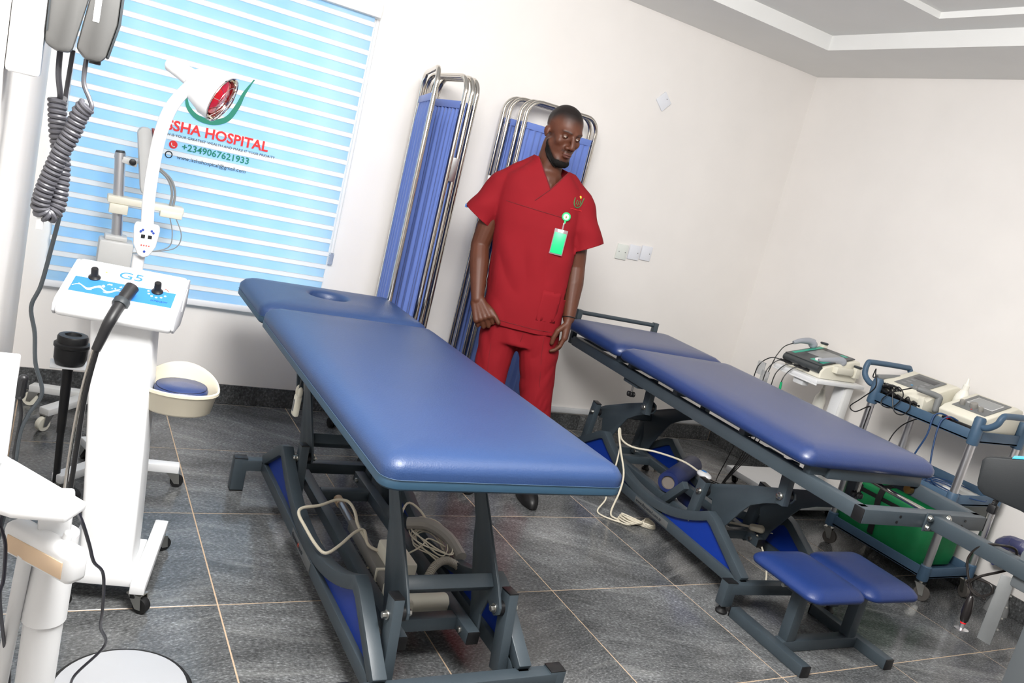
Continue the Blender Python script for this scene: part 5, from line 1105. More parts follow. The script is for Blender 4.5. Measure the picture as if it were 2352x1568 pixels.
part('tray_neck', MB().b2((-0.52, -2.03, 0.66), (-0.47, -1.98, 0.735)), M_white, ws, 0.006, world=True)
part('white_tray', MB().plate([(-0.612, -1.838), (-0.455, -2.066), (-0.485, -2.115), (-0.56, -2.10), (-0.615, -2.06)], (0, 0, 0.742), (1, 0, 0), (0, 1, 0), 0.015), M_white, ws, 0.004, world=True)
part('side_pole', MB().cyl((-0.532, -2.03, 0.635), (-0.555, -1.90, 0.006), 0.012, n=14), M_white, ws, world=True)
part('grey_grip', MB().cyl((-0.63, -2.03, 0.705), (-0.578, -2.07, 0.694), 0.010, n=14), M_grey, ws, world=True)
part('signal_lead', MB().tube([(-0.486, -2.0, 0.715), (-0.468, -2.0, 0.706), (-0.451, -1.98, 0.667), (-0.431, -1.93, 0.598), (-0.416, -1.9, 0.545), (-0.391, -1.85, 0.488), (-0.377, -1.8, 0.378), (-0.37, -1.75, 0.305), (-0.35, -1.7, 0.226), (-0.395, -1.66, 0.13), (-0.40, -1.62, 0.068), (-0.41, -1.66, 0.066), (-0.40, -1.70, 0.066)], 0.0032, 8, 6), mat('dark_lead', (44, 44, 56), 0.35), ws, world=True)
part('signal_lead', MB().tube([(-0.54, -2.0, 0.716), (-0.565, -2.02, 0.715), (-0.574, -2.05, 0.703), (-0.563, -2.05, 0.664), (-0.559, -2.05, 0.601), (-0.561, -2.05, 0.569), (-0.545, -2.0, 0.445), (-0.529, -1.95, 0.331), (-0.53, -1.93, 0.1), (-0.54, -1.92, 0.006)], 0.0030, 8, 6), mat('dark_lead', (44, 44, 56), 0.35), ws, world=True)
# ---------------------------------------------------------------- balance disc
bd = thing('balance_disc', 'round grey-topped disc with black rim and yellow base on the floor', 'disc', (-0.292, -1.630, 0))
part('yellow_base', MB().lathe([(0.150, 0), (0.166, 0.008), (0.168, 0.030), (0.160, 0.036)], (0, 0, 0), n=48), mat('yellow_plastic', (236, 206, 30), 0.4), bd)
part('black_rim', MB().lathe([(0.150, 0.030), (0.162, 0.034), (0.163, 0.050), (0.155, 0.060), (0.146, 0.0605)], (0, 0, 0), n=48), M_rub, bd)
part('grey_top', MB().lathe([(0.149, 0.056), (0.147, 0.062), (0.10, 0.068), (0.04, 0.070), (0.001, 0.0702)], (0, 0, 0), n=48), mat('silver_grey_plastic', (176, 178, 182), 0.38), bd, angle=60)
part('centre_stud', MB().ell((0.0, -0.01, 0.0705), (0.004, 0.004, 0.002), 10, 6), M_white, bd)
# ================================================================ FOLDING SCREENS
M_curt = mat('blue_curtain', (98, 122, 190), 0.75, var=0.05, vscale=5, sheen=0.2)
def leaf(parent, a, b, H=1.815, r=0.0115, front=None, seed=0):
    a = V(a[0], a[1], 0); b = V(b[0], b[1], 0); d = unit(b - a); Ln = np.linalg.norm(b - a); nrm = V(-d[1], d[0], 0); R = 0.075
    pts = [a + V(0, 0, 0.075), a + V(0, 0, H - R)]
    for k in range(1, 7):
        t = PI / 2 * k / 6; pts.append(a + d * (R - R * math.cos(t)) + V(0, 0, H - R + R * math.sin(t)))
    for k in range(0, 7):
        t = PI / 2 * k / 6; pts.append(b - d * (R - R * math.sin(t)) + V(0, 0, H - R + R * math.cos(t)))
    pts += [b + V(0, 0, 0.075)]
    fr = part('leaf_frame', MB().tube(pts, r, 14, 1), M_chr, parent, world=True, angle=60)
    for z in (0.20, H - 0.135): part('curtain_rod', MB().cyl(a + V(0, 0, z), b + V(0, 0, z), 0.005, n=8), M_chr, fr, world=True)
    # gathered curtain
    rnd = random.Random(seed); nu, nz = 64, 14; g = []
    phs = [rnd.random() * 6 for _ in range(3)]
    for k in range(nz + 1):
        t = k / nz; z = 0.185 + (H - 0.115 - 0.185) * t
        hem = 1.0 if (t < 0.97 and t > 0.03) else 0.25
        for i in range(nu + 1):
            u = i / nu; q = a + d * (0.016 + (Ln - 0.032) * u)
            w_ = 0.0095 * math.sin(2 * PI * 11 * u + phs[0] + 1.2 * math.sin(3 * u + t * 1.5)) + 0.004 * math.sin(2 * PI * 5 * u + phs[1] + 2 * t)
            g.append(q + nrm * w_ * hem + V(0, 0, z))
    cm = MB(); cm.add(g, [(k * (nu + 1) + i, k * (nu + 1) + i + 1, (k + 1) * (nu + 1) + i + 1, (k + 1) * (nu + 1) + i) for k in range(nz) for i in range(nu)])
    c = part('curtain', cm, M_curt, fr, world=True, angle=80)
    so = c.modifiers.new('thick', 'SOLIDIFY'); so.thickness = 0.002; so.offset = 0
    hm_ = MB()
    q0, q1 = a + d * 0.016, b - d * 0.016
    hm_.beam(q0 + V(0, 0, H - 0.128), q1 + V(0, 0, H - 0.128), 0.014, 0.034)
    part('top_hem', hm_, M_curt, c, 0.003, world=True)
    return fr
def screen_feet(parent, P, d):
    d = unit(V(d[0], d[1], 0)); p = V(P[0], P[1], 0)
    part('foot_bar', MB().beam(p - d * 0.15 + V(0, 0, 0.078), p + d * 0.15 + V(0, 0, 0.078), 0.022, 0.022), M_chr, parent, 0.003, world=True)
    for s in (-1, 1):
        q = p + d * 0.145 * s
        part('caster_wheel', MB().lathe([(0.016, -0.018), (0.024, -0.018), (0.026, -0.014), (0.026, -0.004), (0.018, -0.003), (0.018, 0.003), (0.026, 0.004), (0.026, 0.014), (0.024, 0.018), (0.016, 0.018)], q + V(0, 0, 0.0265), (1, 0.2, 0), 22), M_blk, parent, world=True)
        part('caster_stem', MB().cyl(q + V(0, 0, 0.03), q + V(0, 0, 0.082), 0.006, n=10), M_zinc, parent, world=True)
def hinge(parent, a, z):
    part('hinge', MB().box((a[0], a[1], z), (0.045, 0.018, 0.11)), M_alu, parent, 0.004, world=True)
s1 = thing('folding_screen', 'folded blue curtain screen on chrome frames seen edge-on beside the window', 'folding screen', (0.90, 0.27, 0))
fr_ = [((0.805, 0.02), (0.925, 0.50)), ((0.965, 0.06), (0.950, 0.51)), ((1.000, 0.065), (0.985, 0.515)), ((1.035, 0.09), (1.020, 0.52))]
for i, (a, b) in enumerate(fr_): leaf(s1, a, b, seed=i)
hinge(s1, (0.983, 0.062), 1.40); hinge(s1, (0.983, 0.062), 0.55); hinge(s1, (0.937, 0.505), 1.40)
screen_feet(s1, (0.805, 0.02), (0.1, 1)); screen_feet(s1, (0.925, 0.36), (1, -0.1))
s2 = thing('folding_screen', 'folded blue curtain screen on chrome frames standing flat behind the person in red scrubs', 'folding screen', (1.66, 0.45, 0))
for i, (xo, y) in enumerate(((1.410, 0.545), (1.424, 0.505), (1.458, 0.445), (1.471, 0.405))):
    leaf(s2, (xo, y), (xo + 0.44, y + 0.004), H=1.835, seed=10 + i)
hinge(s2, (1.417, 0.525), 1.36); hinge(s2, (1.465, 0.425), 1.36); hinge(s2, (1.885, 0.475), 1.36)
screen_feet(s2, (1.471, 0.405), (0.05, 1)); screen_feet(s2, (1.88, 0.42), (0.05, 1))
# ================================================================ HOSPITAL WORKER
# local frame: X to the viewer's right, -Y towards the door, Z up
per = thing('person', 'person in dark red scrubs with a green badge standing between the two tables', 'person', (1.40, -0.25, 0), -0.548)
M_skin = mat('skin', (82, 46, 31), 0.50, var=0.10, vscale=9, bump=0.03, bscale=260, spec=0.35)
def mask_mix(m, rgb):
    nt = m.node_tree; b = nt.nodes['Principled BSDF']; src = b.inputs['Base Color'].links[0].from_socket
    at = nt.nodes.new('ShaderNodeAttribute'); at.attribute_name = 'hairmask'; mx = nt.nodes.new('ShaderNodeMix'); mx.data_type = 'RGBA'
    nt.links.new(at.outputs['Fac'], mx.inputs['Factor']); nt.links.new(src, mx.inputs['A']); mx.inputs['B'].default_value = L3(rgb); nt.links.new(mx.outputs['Result'], b.inputs['Base Color'])
mask_mix(M_skin, (22, 15, 13))
M_hair = mat('short_black_hair', (22, 15, 13), 0.55, bump=0.03, bscale=260, spec=0.3)
M_beard = mat('black_beard', (13, 10, 9), 0.8, bump=0.3, bscale=420, spec=0.2)
M_scrub = mat('dark_red_scrubs', (122, 17, 26), 0.85, var=0.06, vscale=5, bump=0.05, bscale=600, spec=0.2)
M_scrub2 = mat('scrub_binding', (92, 9, 16), 0.85, var=0.05, vscale=20)
body = MB()
def R2(a):
    c, s = math.cos(a), math.sin(a); return np.array([[c, -s, 0], [s, c, 0], [0, 0, 1]])
HY = 0.58; HP = 0.24      # head turn to the viewer's right, slight nod
Rx = np.array([[1, 0, 0], [0, math.cos(HP), -math.sin(HP)], [0, math.sin(HP), math.cos(HP)]])
HM = R2(HY) @ Rx; HC = V(-0.063, -0.024, 1.665); HS = 0.945
def hp(x, y, z): return HC + HM @ (V(x, y, z) * HS)
def he(c, r, n=18, m=12): body.ell(hp(*c), [q * HS for q in r], n, m, HM)
def hcaps(a, b, r0, r1): body.caps(hp(*a), hp(*b), r0 * HS, r1 * HS, 10)
he((0, 0.012, 0.045), (0.081, 0.099, 0.088)); he((0, -0.030, 0.020), (0.071, 0.066, 0.072))
he((0, -0.030, -0.045), (0.064, 0.060, 0.066)); he((0, -0.052, -0.088), (0.042, 0.040, 0.040)); he((0, -0.074, -0.108), (0.024, 0.020, 0.020))
for s in (-1, 1):
    hcaps((s * 0.052, -0.005, -0.050), (s * 0.022, -0.070, -0.108), 0.024, 0.019)      # jaw
    he((s * 0.042, -0.060, -0.020), (0.026, 0.024, 0.026))                               # cheekbone
    hcaps((s * 0.014, -0.091, 0.030), (s * 0.050, -0.074, 0.030), 0.010, 0.009)          # brow
    he((s * 0.0795, 0.014, -0.010), (0.008, 0.016, 0.025)); he((s * 0.084, 0.022, -0.002), (0.007, 0.012, 0.019))  # ear
    he((s * 0.0165, -0.099, -0.038), (0.0115, 0.012, 0.0095))                             # nostril
hcaps((0, -0.092, 0.024), (0, -0.113, -0.026), 0.0085, 0.0125); he((0, -0.114, -0.033), (0.0135, 0.012, 0.0105))
he((0, -0.094, -0.062), (0.026, 0.012, 0.012)); he((0, -0.0985, -0.0665), (0.0245, 0.011, 0.0066)); he((0, -0.0965, -0.0790), (0.0225, 0.0115, 0.0076))
NB = V(-0.092, 0.012, 1.475)
body.caps(NB, hp(0, 0.028, -0.055), 0.063, 0.058, 16); body.caps(NB + V(-0.02, -0.015, 0.0), hp(0, -0.02, -0.06), 0.045, 0.042, 12)
# torso and legs under the clothes
for a, b, r0, r1 in (((-0.092, 0.01, 1.44), (-0.085, 0.0, 1.28), 0.085, 0.10), ((-0.17, 0.0, 1.36), (-0.11, 0.0, 1.0), 0.075, 0.085), ((-0.0, 0.0, 1.36), (0.01, 0.0, 1.0), 0.075, 0.085),
                     ((-0.11, 0.0, 0.98), (-0.115, -0.01, 0.80), 0.085, 0.075), ((0.02, 0.0, 0.98), (0.04, -0.01, 0.80), 0.085, 0.075),
                     ((-0.115, -0.01, 0.82), (-0.118, -0.04, 0.48), 0.072, 0.050), ((0.045, -0.01, 0.82), (0.115, -0.02, 0.48), 0.072, 0.050),
                     ((-0.118, -0.04, 0.48), (-0.112, -0.02, 0.07), 0.050, 0.034), ((0.115, -0.02, 0.48), (0.165, 0.0, 0.07), 0.050, 0.034),
                     ((-0.26, 0.01, 1.385), (-0.09, 0.015, 1.43), 0.042, 0.05), ((0.075, 0.01, 1.385), (-0.09, 0.015, 1.43), 0.042, 0.05)):
    body.caps(a, b, r0, r1, 14)
# arms
RS, RE, RWr = V(-0.268, 0.012, 1.395), V(-0.312, 0.025, 1.100), V(-0.258, -0.088, 0.868)
LS, LE, LWr = V(0.082, 0.012, 1.395), V(0.142, 0.030, 1.105), V(0.166, -0.040, 0.878)
for S_, E_, W_ in ((RS, RE, RWr), (LS, LE, LWr)):
    body.caps(S_, S_ * 0.5 + E_ * 0.5, 0.050, 0.052, 14); body.caps(S_ * 0.5 + E_ * 0.5, E_, 0.052, 0.043, 14)
    M1 = E_ * 0.68 + W_ * 0.32; body.caps(E_, M1, 0.043, 0.046, 14); body.caps(M1, W_, 0.046, 0.0285, 14)
# hands
def finger(base, dirs, lens, r0):
    p = V(*base); r = r0
    for d_, l in zip(dirs, lens):
        q = p + unit(d_) * l; body.caps(p, q, r, r * 0.92, 10); p = q; r *= 0.92
    return p
def hand(Wr, fd, pn, th, curl, thumb_dirs, spread=0.0195):
    # fd: finger direction, pn: palm normal, th: direction from little finger to thumb side
    fd, pn, th = unit(fd), unit(pn), unit(th)
    K = Wr + fd * 0.092
    for k in (-1, -0.33, 0.33, 1): body.caps(Wr + fd * 0.010 + th * k * 0.016, K + th * k * 0.031, 0.0195, 0.0150, 10)
    tips = []
    for i, (k, ln) in enumerate(((1.0, 0.92), (0.33, 1.02), (-0.33, 0.96), (-1.0, 0.78))):
        b_ = K + th * k * 0.0325 - fd * (0.006 if abs(k) > 0.9 else 0)
        c1, c2, c3 = curl[i]
        def dr(a): return fd * math.cos(a) + pn * math.sin(a) + th * 0.06 * k
        tips.append(finger(b_, (dr(c1), dr(c1 + c2), dr(c1 + c2 + c3)), (0.049 * ln, 0.031 * ln, 0.023 * ln), 0.0108))
    tb = Wr + fd * 0.030 + th * 0.026 + pn * 0.006
    tips.append(finger(tb, thumb_dirs, (0.046, 0.036, 0.028), 0.0140))
    return tips
# viewer-left hand: loosely closed over the hem, thumb forward
tR = hand(RWr, (0.50, -0.38, -0.78), (0.18, 0.90, -0.36), (0.82, -0.02, 0.52), ((0.75, 1.0, 0.7), (0.80, 1.15, 0.8), (0.85, 1.25, 0.8), (0.9, 1.3, 0.8)), ((0.82, -0.38, -0.42), (0.72, -0.22, -0.66), (0.66, -0.10, -0.74)))
# viewer-right hand: relaxed, curled fingers
tL = hand(LWr, (0.05, -0.10, -0.99), (-0.95, 0.05, -0.06), (-0.10, -0.985, 0.09), ((0.25, 0.50, 0.40), (0.32, 0.60, 0.45), (0.38, 0.70, 0.5), (0.45, 0.80, 0.5)), ((-0.62, -0.40, -0.68), (-0.28, -0.06, -0.95), (-0.10, 0.04, -0.99)))
me = remesh(body, 0.0042, 3, 0.45); me.name = 'body'
inv = np.linalg.inv(HM)
co = np.array([q.co for q in me.vertices]); loc = (co - HC) @ inv.T / HS
ev = np.zeros(len(me.edges) * 2, int); me.edges.foreach_get('vertices', ev); ev = ev.reshape(-1, 2)
x, y, z = loc[:, 0], loc[:, 1], loc[:, 2]
onhead = (np.abs(x) < 0.13) & (y < 0.15) & (y > -0.16) & (z > -0.20) & (z < 0.17)
wt = np.where(onhead, 0.5, 0.0)
feat = (np.abs(x) < 0.032) & (y < -0.088) & (z < 0.03) & (z > -0.095); wt = np.where(feat, 0.10, wt); wt = np.where(onhead & (np.abs(x) > 0.0755) & (np.abs(z) < 0.05), 0.06, wt)
deg = np.zeros(len(co)); np.add.at(deg, ev[:, 0], 1); np.add.at(deg, ev[:, 1], 1); deg = np.maximum(deg, 1)
for it in range(14):
    acc = np.zeros_like(co); np.add.at(acc, ev[:, 0], co[ev[:, 1]]); np.add.at(acc, ev[:, 1], co[ev[:, 0]])
    co = co + (acc / deg[:, None] - co) * wt[:, None]
loc = (co - HC) @ inv.T / HS
for s in (-1, 1):       # eye sockets
    dx, dz = loc[:, 0] - s * 0.0335, loc[:, 2] - 0.007; k = np.exp(-(dx / 0.018) ** 2 - (dz / 0.011) ** 2) * (loc[:, 1] < -0.03) * onhead
    loc[:, 1] += 0.0095 * k
co = np.where(onhead[:, None], HC + (loc * HS) @ HM.T, co)
me.vertices.foreach_set('co', co.ravel()); me.update()
def sstep(a, b, v): t = np.clip((v - a) / (b - a), 0, 1); return t * t * (3 - 2 * t)
x, y, z = loc[:, 0], loc[:, 1], loc[:, 2]
hl = 0.074 - 0.036 * sstep(-0.03, 0.03, y) - 0.055 * sstep(0.02, 0.075, y) + 0.012 * np.exp(-(x / 0.03) ** 2) * 0
mk = sstep(-0.026, 0.030, z - hl) * onhead * (1 - ((np.abs(x) > 0.0785) & (z < 0.03))) * 1.0
bt = np.where(y < -0.070, -0.100, -0.100 + 0.068 * np.clip((y + 0.070) / 0.066, 0, 1) ** 1.3)
zlow = -0.096 + 0.75 * np.minimum(y, 0)
mk = np.maximum(mk, 0.9 * sstep(-0.012, 0.010, bt - z) * sstep(0.012, -0.008, y) * sstep(-0.012, 0.010, z - zlow) * (y > -0.14) * onhead)
mk = np.maximum(mk, 0.75 * np.exp(-((z + 0.0545) / 0.0050) ** 2) * (np.abs(x) < 0.030) * (y < -0.075) * onhead)
mk = np.maximum(mk, 0.30 * np.exp(-((z + 0.092) / 0.006) ** 2 - (x / 0.010) ** 2) * (y < -0.075) * onhead)
for s in (-1, 1):
    ax_ = np.abs(x) * 0 + s * x; zc_ = 0.0270 + 0.004 * np.exp(-((ax_ - 0.034) / 0.016) ** 2)
    mk = np.maximum(mk, 0.85 * np.exp(-((z - zc_) / 0.0036) ** 2) * sstep(0.010, 0.018, ax_) * sstep(0.060, 0.048, ax_) * (y < -0.05) * onhead)
at_ = me.attributes.new('hairmask', 'FLOAT', 'POINT'); at_.data.foreach_set('value', mk.astype(np.float32))
me.materials.append(M_skin); me.polygons.foreach_set('use_smooth', [True] * len(me.polygons))
bo = link('body', me, per)

# hair and beard: thin shells taken from the head surface
nrm = np.array([q.normal for q in me.vertices])
def shell(name, sel, off, m):
    idx = set(np.nonzero(sel)[0].tolist()); fs = [tuple(p.vertices) for p in me.polygons if all(v in idx for v in p.vertices)]
    used = sorted({v for f in fs for v in f}); mp = {v: i for i, v in enumerate(used)}
    vs = [tuple(co[v] + nrm[v] * off[v]) for v in used]; mb = MB(); mb.add(vs, [tuple(mp[v] for v in f) for f in fs])
    o = part(name, mb, m, per, angle=80)
    if name != 'hair': so = o.modifiers.new('s', 'SOLIDIFY'); so.thickness = 0.003; so.offset = -1
    return o
head = onhead
shell('hair', head & (z > hl + 0.030) & ~((np.abs(x) > 0.0735) & (z < 0.03)), np.full(len(z), 0.0004), M_hair)
bs_ = head & (z < bt - 0.002) & (y < 0.002) & (z > zlow) & (y > -0.14)
edge = np.clip((bt - z) / 0.03, 0, 1)
shell('beard', bs_, 0.0005 + 0.0135 * edge * np.clip(-(z + 0.065) / 0.04, 0, 1) * np.clip((z - zlow) / 0.012, 0.1, 1), M_beard)
# eyes, brows, lips
M_eye = mat('eye_white', (176, 164, 152), 0.3); M_iris = mat('iris_dark', (26, 16, 12), 0.15); M_lid = mat('eyelid_skin', (74, 41, 27), 0.5); M_lip = mat('lip', (80, 44, 38), 0.45)
for s in (-1, 1):
    ec = hp(s * 0.0335, -0.0750, 0.0075); er = 0.0128 * HS
    e = part('eye', MB().ell(ec, (er, er, er), 18, 12, HM), M_eye, per)
    g_ = ec + HM @ unit(V(0.30, -0.95, -0.08)) * er * 0.80
    part('iris', MB().ell(g_, (0.0058 * HS, 0.0034 * HS, 0.0058 * HS), 14, 8, HM), M_iris, e)
    lid = MB(); nn, mm = 72, 60; vs = []; fs = []
    for i in range(mm + 1):
        el = -PI / 2 + PI * i / mm
        for j in range(nn):
            a = 2 * PI * j / nn; q = V(math.cos(el) * math.sin(a) * 1.10, -math.cos(el) * math.cos(a), math.sin(el)); vs.append(ec + HM @ q * er * 1.10)
    for i in range(mm):
        el = -90 + 180 * (i + 0.5) / mm
        for j in range(nn):
            aa = math.degrees(2 * PI * (j + 0.5) / nn); aa = aa - 360 if aa > 180 else aa
            if abs(aa) > 105: continue
            up_, lo_ = 10 * (1 - (aa / 62) ** 2), -15 * (1 - (aa / 62) ** 2)
            if abs(aa) < 60 and lo_ < el < up_: continue
            fs.append((i * nn + j, i * nn + (j + 1) % nn, (i + 1) * nn + (j + 1) % nn, (i + 1) * nn + j))
    lid.add(vs, fs); part('eyelids', lid, M_lid, per, angle=80)
part('upper_lip', MB().tube([hp(-0.021, -0.0965, -0.0690), hp(-0.008, -0.1075, -0.0655), hp(0, -0.1080, -0.0668), hp(0.008, -0.1075, -0.0655), hp(0.021, -0.0965, -0.0690)], 0.0036, 8, 4), M_lip, per)
part('lower_lip', MB().tube([hp(-0.019, -0.0960, -0.0735), hp(0, -0.1060, -0.0775), hp(0.019, -0.0960, -0.0735)], 0.0044, 8, 5), M_lip, per)

# ---- clothes
import mathutils.noise as NZ
def ellring(cx, cy, hw, hd, z, n=40, p=2.5, fold=0.0, ph=0.0):
    out = []
    for i in range(n):
        a = 2 * PI * i / n; c, s = math.cos(a), math.sin(a); k = 1 + fold * math.sin(7 * a + ph)
        out.append((cx + hw * k * math.copysign(abs(c) ** (2 / p), c), cy + hd * k * math.copysign(abs(s) ** (2 / p), s), z))
    return out
top = MB()
TR = [(0.70, -0.040, 0.188, 0.118), (0.78, -0.042, 0.186, 0.122), (0.90, -0.046, 0.188, 0.124), (1.02, -0.056, 0.188, 0.120), (1.14, -0.068, 0.188, 0.122), (1.25, -0.080, 0.192, 0.126), (1.34, -0.088, 0.196, 0.120), (1.40, -0.091, 0.192, 0.112), (1.445, -0.092, 0.172, 0.100), (1.485, -0.090, 0.125, 0.090), (1.52, -0.086, 0.092, 0.082), (1.56, -0.088, 0.076, 0.074)]
top.rings([ellring(c, 0.004, hw, hd, z, fold=0.012 if z < 1.2 else 0.004, ph=z * 5) for z, c, hw, hd in TR])
top.caps((-0.150, 0.012, 1.515), (-0.262, 0.012, 1.418), 0.040, 0.052, 16); top.caps((-0.020, 0.012, 1.500), (0.078, 0.012, 1.412), 0.040, 0.052, 16)
SL = ((RS, V(-0.345, 0.012, 1.225)), (LS, V(0.168, 0.012, 1.205)))
for S_, E_ in SL:
    d_ = unit(E_ - S_); top.caps(S_ + V(0, 0, 0.0), S_ * 0.45 + E_ * 0.55, 0.066, 0.073, 18); top.caps(S_ * 0.45 + E_ * 0.55, E_ + d_ * 0.09, 0.073, 0.080, 18)
tm = remesh(top, 0.0075, 4, 0.5)
bm = bmesh.new(); bm.from_mesh(tm); bpy.data.meshes.remove(tm)
def cut(bm, p, n):
    g = bm.verts[:] + bm.edges[:] + bm.faces[:]
    bmesh.ops.bisect_plane(bm, geom=g, plane_co=Vector(p), plane_no=Vector(unit(n)), clear_outer=True, clear_inner=False)
def cut_where(bm, p, n, test):
    fs = [f for f in bm.faces if test(f.calc_center_median())]; g = list({v for f in fs for v in f.verts}) + list({e for f in fs for e in f.edges}) + fs
    bmesh.ops.bisect_plane(bm, geom=g, plane_co=Vector(p), plane_no=Vector(unit(n)), clear_outer=False, clear_inner=False)
def kill(bm, test): bmesh.ops.delete(bm, geom=[f for f in bm.faces if test(f.calc_center_median())], context='FACES')
cut(bm, (0, 0, 0.782), (0.02, 0, -1))                      # hem
for (S_, E_), sg in zip(SL, (-1, 1)):
    d_ = unit(E_ - S_ + V(sg * 0.02, 0, 0)); t_ = (lambda c, E=E_, s=sg: (c.x - E[0]) * s > -0.115 and abs(c.z - E[2]) < 0.25 and (c.x * s > (0.272 if s < 0 else 0.120)))
    cut_where(bm, E_, d_, t_); kill(bm, lambda c, E=E_, d=d_, t=t_: t(c) and (V(*c) - E) @ d > 1e-4)
VP = V(-0.056, 0, 1.420); VA, VB_ = V(-0.150, 0, 1.560), V(0.016, 0, 1.530)
nl = unit(V(VA[2] - VP[2], 0, -(VA[0] - VP[0]))); nr = unit(V(-(VB_[2] - VP[2]), 0, VB_[0] - VP[0]))
front = lambda c: c.y < 0.0 and c.z > 1.36
cut_where(bm, VP, nl, front); cut_where(bm, VP, nr, front)
kill(bm, lambda c: c.y < 0.02 and c.z > 1.40 and (V(*c) - VP) @ nl > 1e-4 and (V(*c) - VP) @ nr > 1e-4)
cut_where(bm, (-0.09, 0, 1.535), (0.22, 0, 1), lambda c: c.z > 1.47); kill(bm, lambda c: (c.z - 1.535) + 0.22 * (c.x + 0.09) > 0)
bmesh.ops.delete(bm, geom=[v for v in bm.verts if not v.link_faces], context='VERTS')
# soft folds
for v in bm.verts:
    a = v.co; n1 = NZ.noise(Vector((a.x * 9 + a.z * 4, a.y * 9, a.z * 3.2))); n2 = NZ.noise(Vector((a.x * 16 - a.z * 9, a.y * 12 + 5, a.z * 9 + a.x * 6)))
    arm_ = max(0, min(1, (abs(a.x + 0.09) - 0.16) / 0.06)) * max(0, min(1, (a.z - 1.12) / 0.1))
    w_ = (0.014 * (abs(n1) - 0.25) * max(0.25, min(1, (1.34 - a.z) / 0.3)) + 0.0035 * n2) + arm_ * 0.004 * math.sin(46 * a.z + 20 * a.y)
    v.co = a + v.normal * w_
tm = bpy.data.meshes.new('scrub_top'); bm.to_mesh(tm); bm.free()
tm.materials.append(M_scrub); tm.polygons.foreach_set('use_smooth', [True] * len(tm.polygons))
to = link('scrub_top', tm, per); so = to.modifiers.new('s', 'SOLIDIFY'); so.thickness = 0.003; so.offset = -1
def tsurf(x, z):   # front surface of the top at (x, z)
    c = min(((q.co.x - x) ** 2 + (q.co.z - z) ** 2, q.co.y) for q in tm.vertices if q.co.y < 0)
    return c[1]
for A_, B_ in ((VP, VA), (VP, VB_)):
    pts = []
    for t in np.linspace(0, 0.80, 8):
        q = A_ * (1 - t) + B_ * t; pts.append((q[0], tsurf(q[0], q[2]) + 0.001, q[2]))
    part('neck_binding', MB().tube(pts, 0.0026, 8, 3), M_scrub2, to)
pts = [(xx_, tsurf(xx_, 1.318 - 0.05 * (xx_ + 0.05)) - 0.0004, 1.318 - 0.05 * (xx_ + 0.05)) for xx_ in np.linspace(-0.235, 0.055, 12)]
part('yoke_seam', MB().tube(pts, 0.0016, 6, 3), M_scrub2, to)
pts = [(VP[0] + (0.05 + VP[0] * 0) * t - 0.0 , tsurf(VP[0] - 0.055 * t, VP[2] - 0.062 * t) - 0.0006, VP[2] - 0.062 * t) for t in np.linspace(0, 1, 5)]
part('wrap_seam', MB().tube([(VP[0] - 0.055 * t, tsurf(VP[0] - 0.055 * t, VP[2] - 0.062 * t) - 0.0006, VP[2] - 0.062 * t) for t in np.linspace(0, 1, 5)], 0.0018, 6, 3), M_scrub2, to)
for x0, x1, z0, z1 in ((0.020, 0.108, 0.845, 0.985),):
    nu = 8; g = []
    for k in range(7):
        for i in range(nu + 1):
            xx_ = x0 + (x1 - x0) * i / nu; zz_ = z0 + (z1 - z0) * k / 6; g.append((xx_, tsurf(xx_, zz_) - 0.0006, zz_))
    mb = MB(); mb.add(g, [(k * (nu + 1) + i, k * (nu + 1) + i + 1, (k + 1) * (nu + 1) + i + 1, (k + 1) * (nu + 1) + i) for k in range(6) for i in range(nu)])
    pk = part('pocket', mb, M_scrub, to, angle=80); pk.modifiers.new('s', 'SOLIDIFY').thickness = 0.002
part('sleeve_tag', MB().b2((-0.416, -0.014, 1.252), (-0.404, 0.008, 1.268)), mat('tag_blue', (70, 110, 170), 0.6), to, 0.002)
pts = [(xx_, tsurf(xx_, 0.803) - 0.0006, 0.803) for xx_ in np.linspace(-0.19, 0.11, 12)]
part('hem_stitch', MB().tube(pts, 0.0012, 6, 3), M_scrub2, to)
# trousers
tro = MB()
tro.rings([ellring(-0.040, 0.004, 0.165, 0.108, z, fold=0.006, ph=z * 9) for z in (0.70, 0.78, 0.86, 0.95)])
for pts in ([(-0.118, 0.0, 0.80, 0.098), (-0.126, -0.004, 0.68, 0.092), (-0.122, -0.02, 0.50, 0.080), (-0.116, -0.02, 0.30, 0.074), (-0.110, -0.015, 0.09, 0.070)], [(0.040, 0.0, 0.80, 0.098), (0.072, -0.004, 0.68, 0.094), (0.108, -0.01, 0.50, 0.080), (0.135, -0.005, 0.30, 0.074), (0.162, 0.0, 0.09, 0.070)]):
    for (a, b) in zip(pts[:-1], pts[1:]): tro.caps(a[:3], b[:3], a[3], b[3], 18)
tm2 = remesh(tro, 0.0075, 5, 0.5); bm = bmesh.new(); bm.from_mesh(tm2); bpy.data.meshes.remove(tm2)
cut(bm, (0, 0, 0.055), (0, 0, -1))
for v in bm.verts:
    a = v.co; v.co = a + v.normal * (0.013 * (abs(NZ.noise(Vector((a.x * 6 + abs(a.x + 0.03) * 10, a.y * 7, a.z * 7 - abs(a.x + 0.03) * 12)))) - 0.25) + 0.003 * NZ.noise(Vector((a.x * 22, a.y * 22, a.z * 12))))
tm2 = bpy.data.meshes.new('scrub_trousers'); bm.to_mesh(tm2); bm.free(); tm2.materials.append(M_scrub); tm2.polygons.foreach_set('use_smooth', [True] * len(tm2.polygons))
tr_ = link('scrub_trousers', tm2, per); so = tr_.modifiers.new('s', 'SOLIDIFY'); so.thickness = 0.003; so.offset = -1
def psurf(x, z):
    return min(((q.co.x - x) ** 2 + (q.co.z - z) ** 2, q.co.y) for q in tm2.vertices if q.co.y < 0)[1]
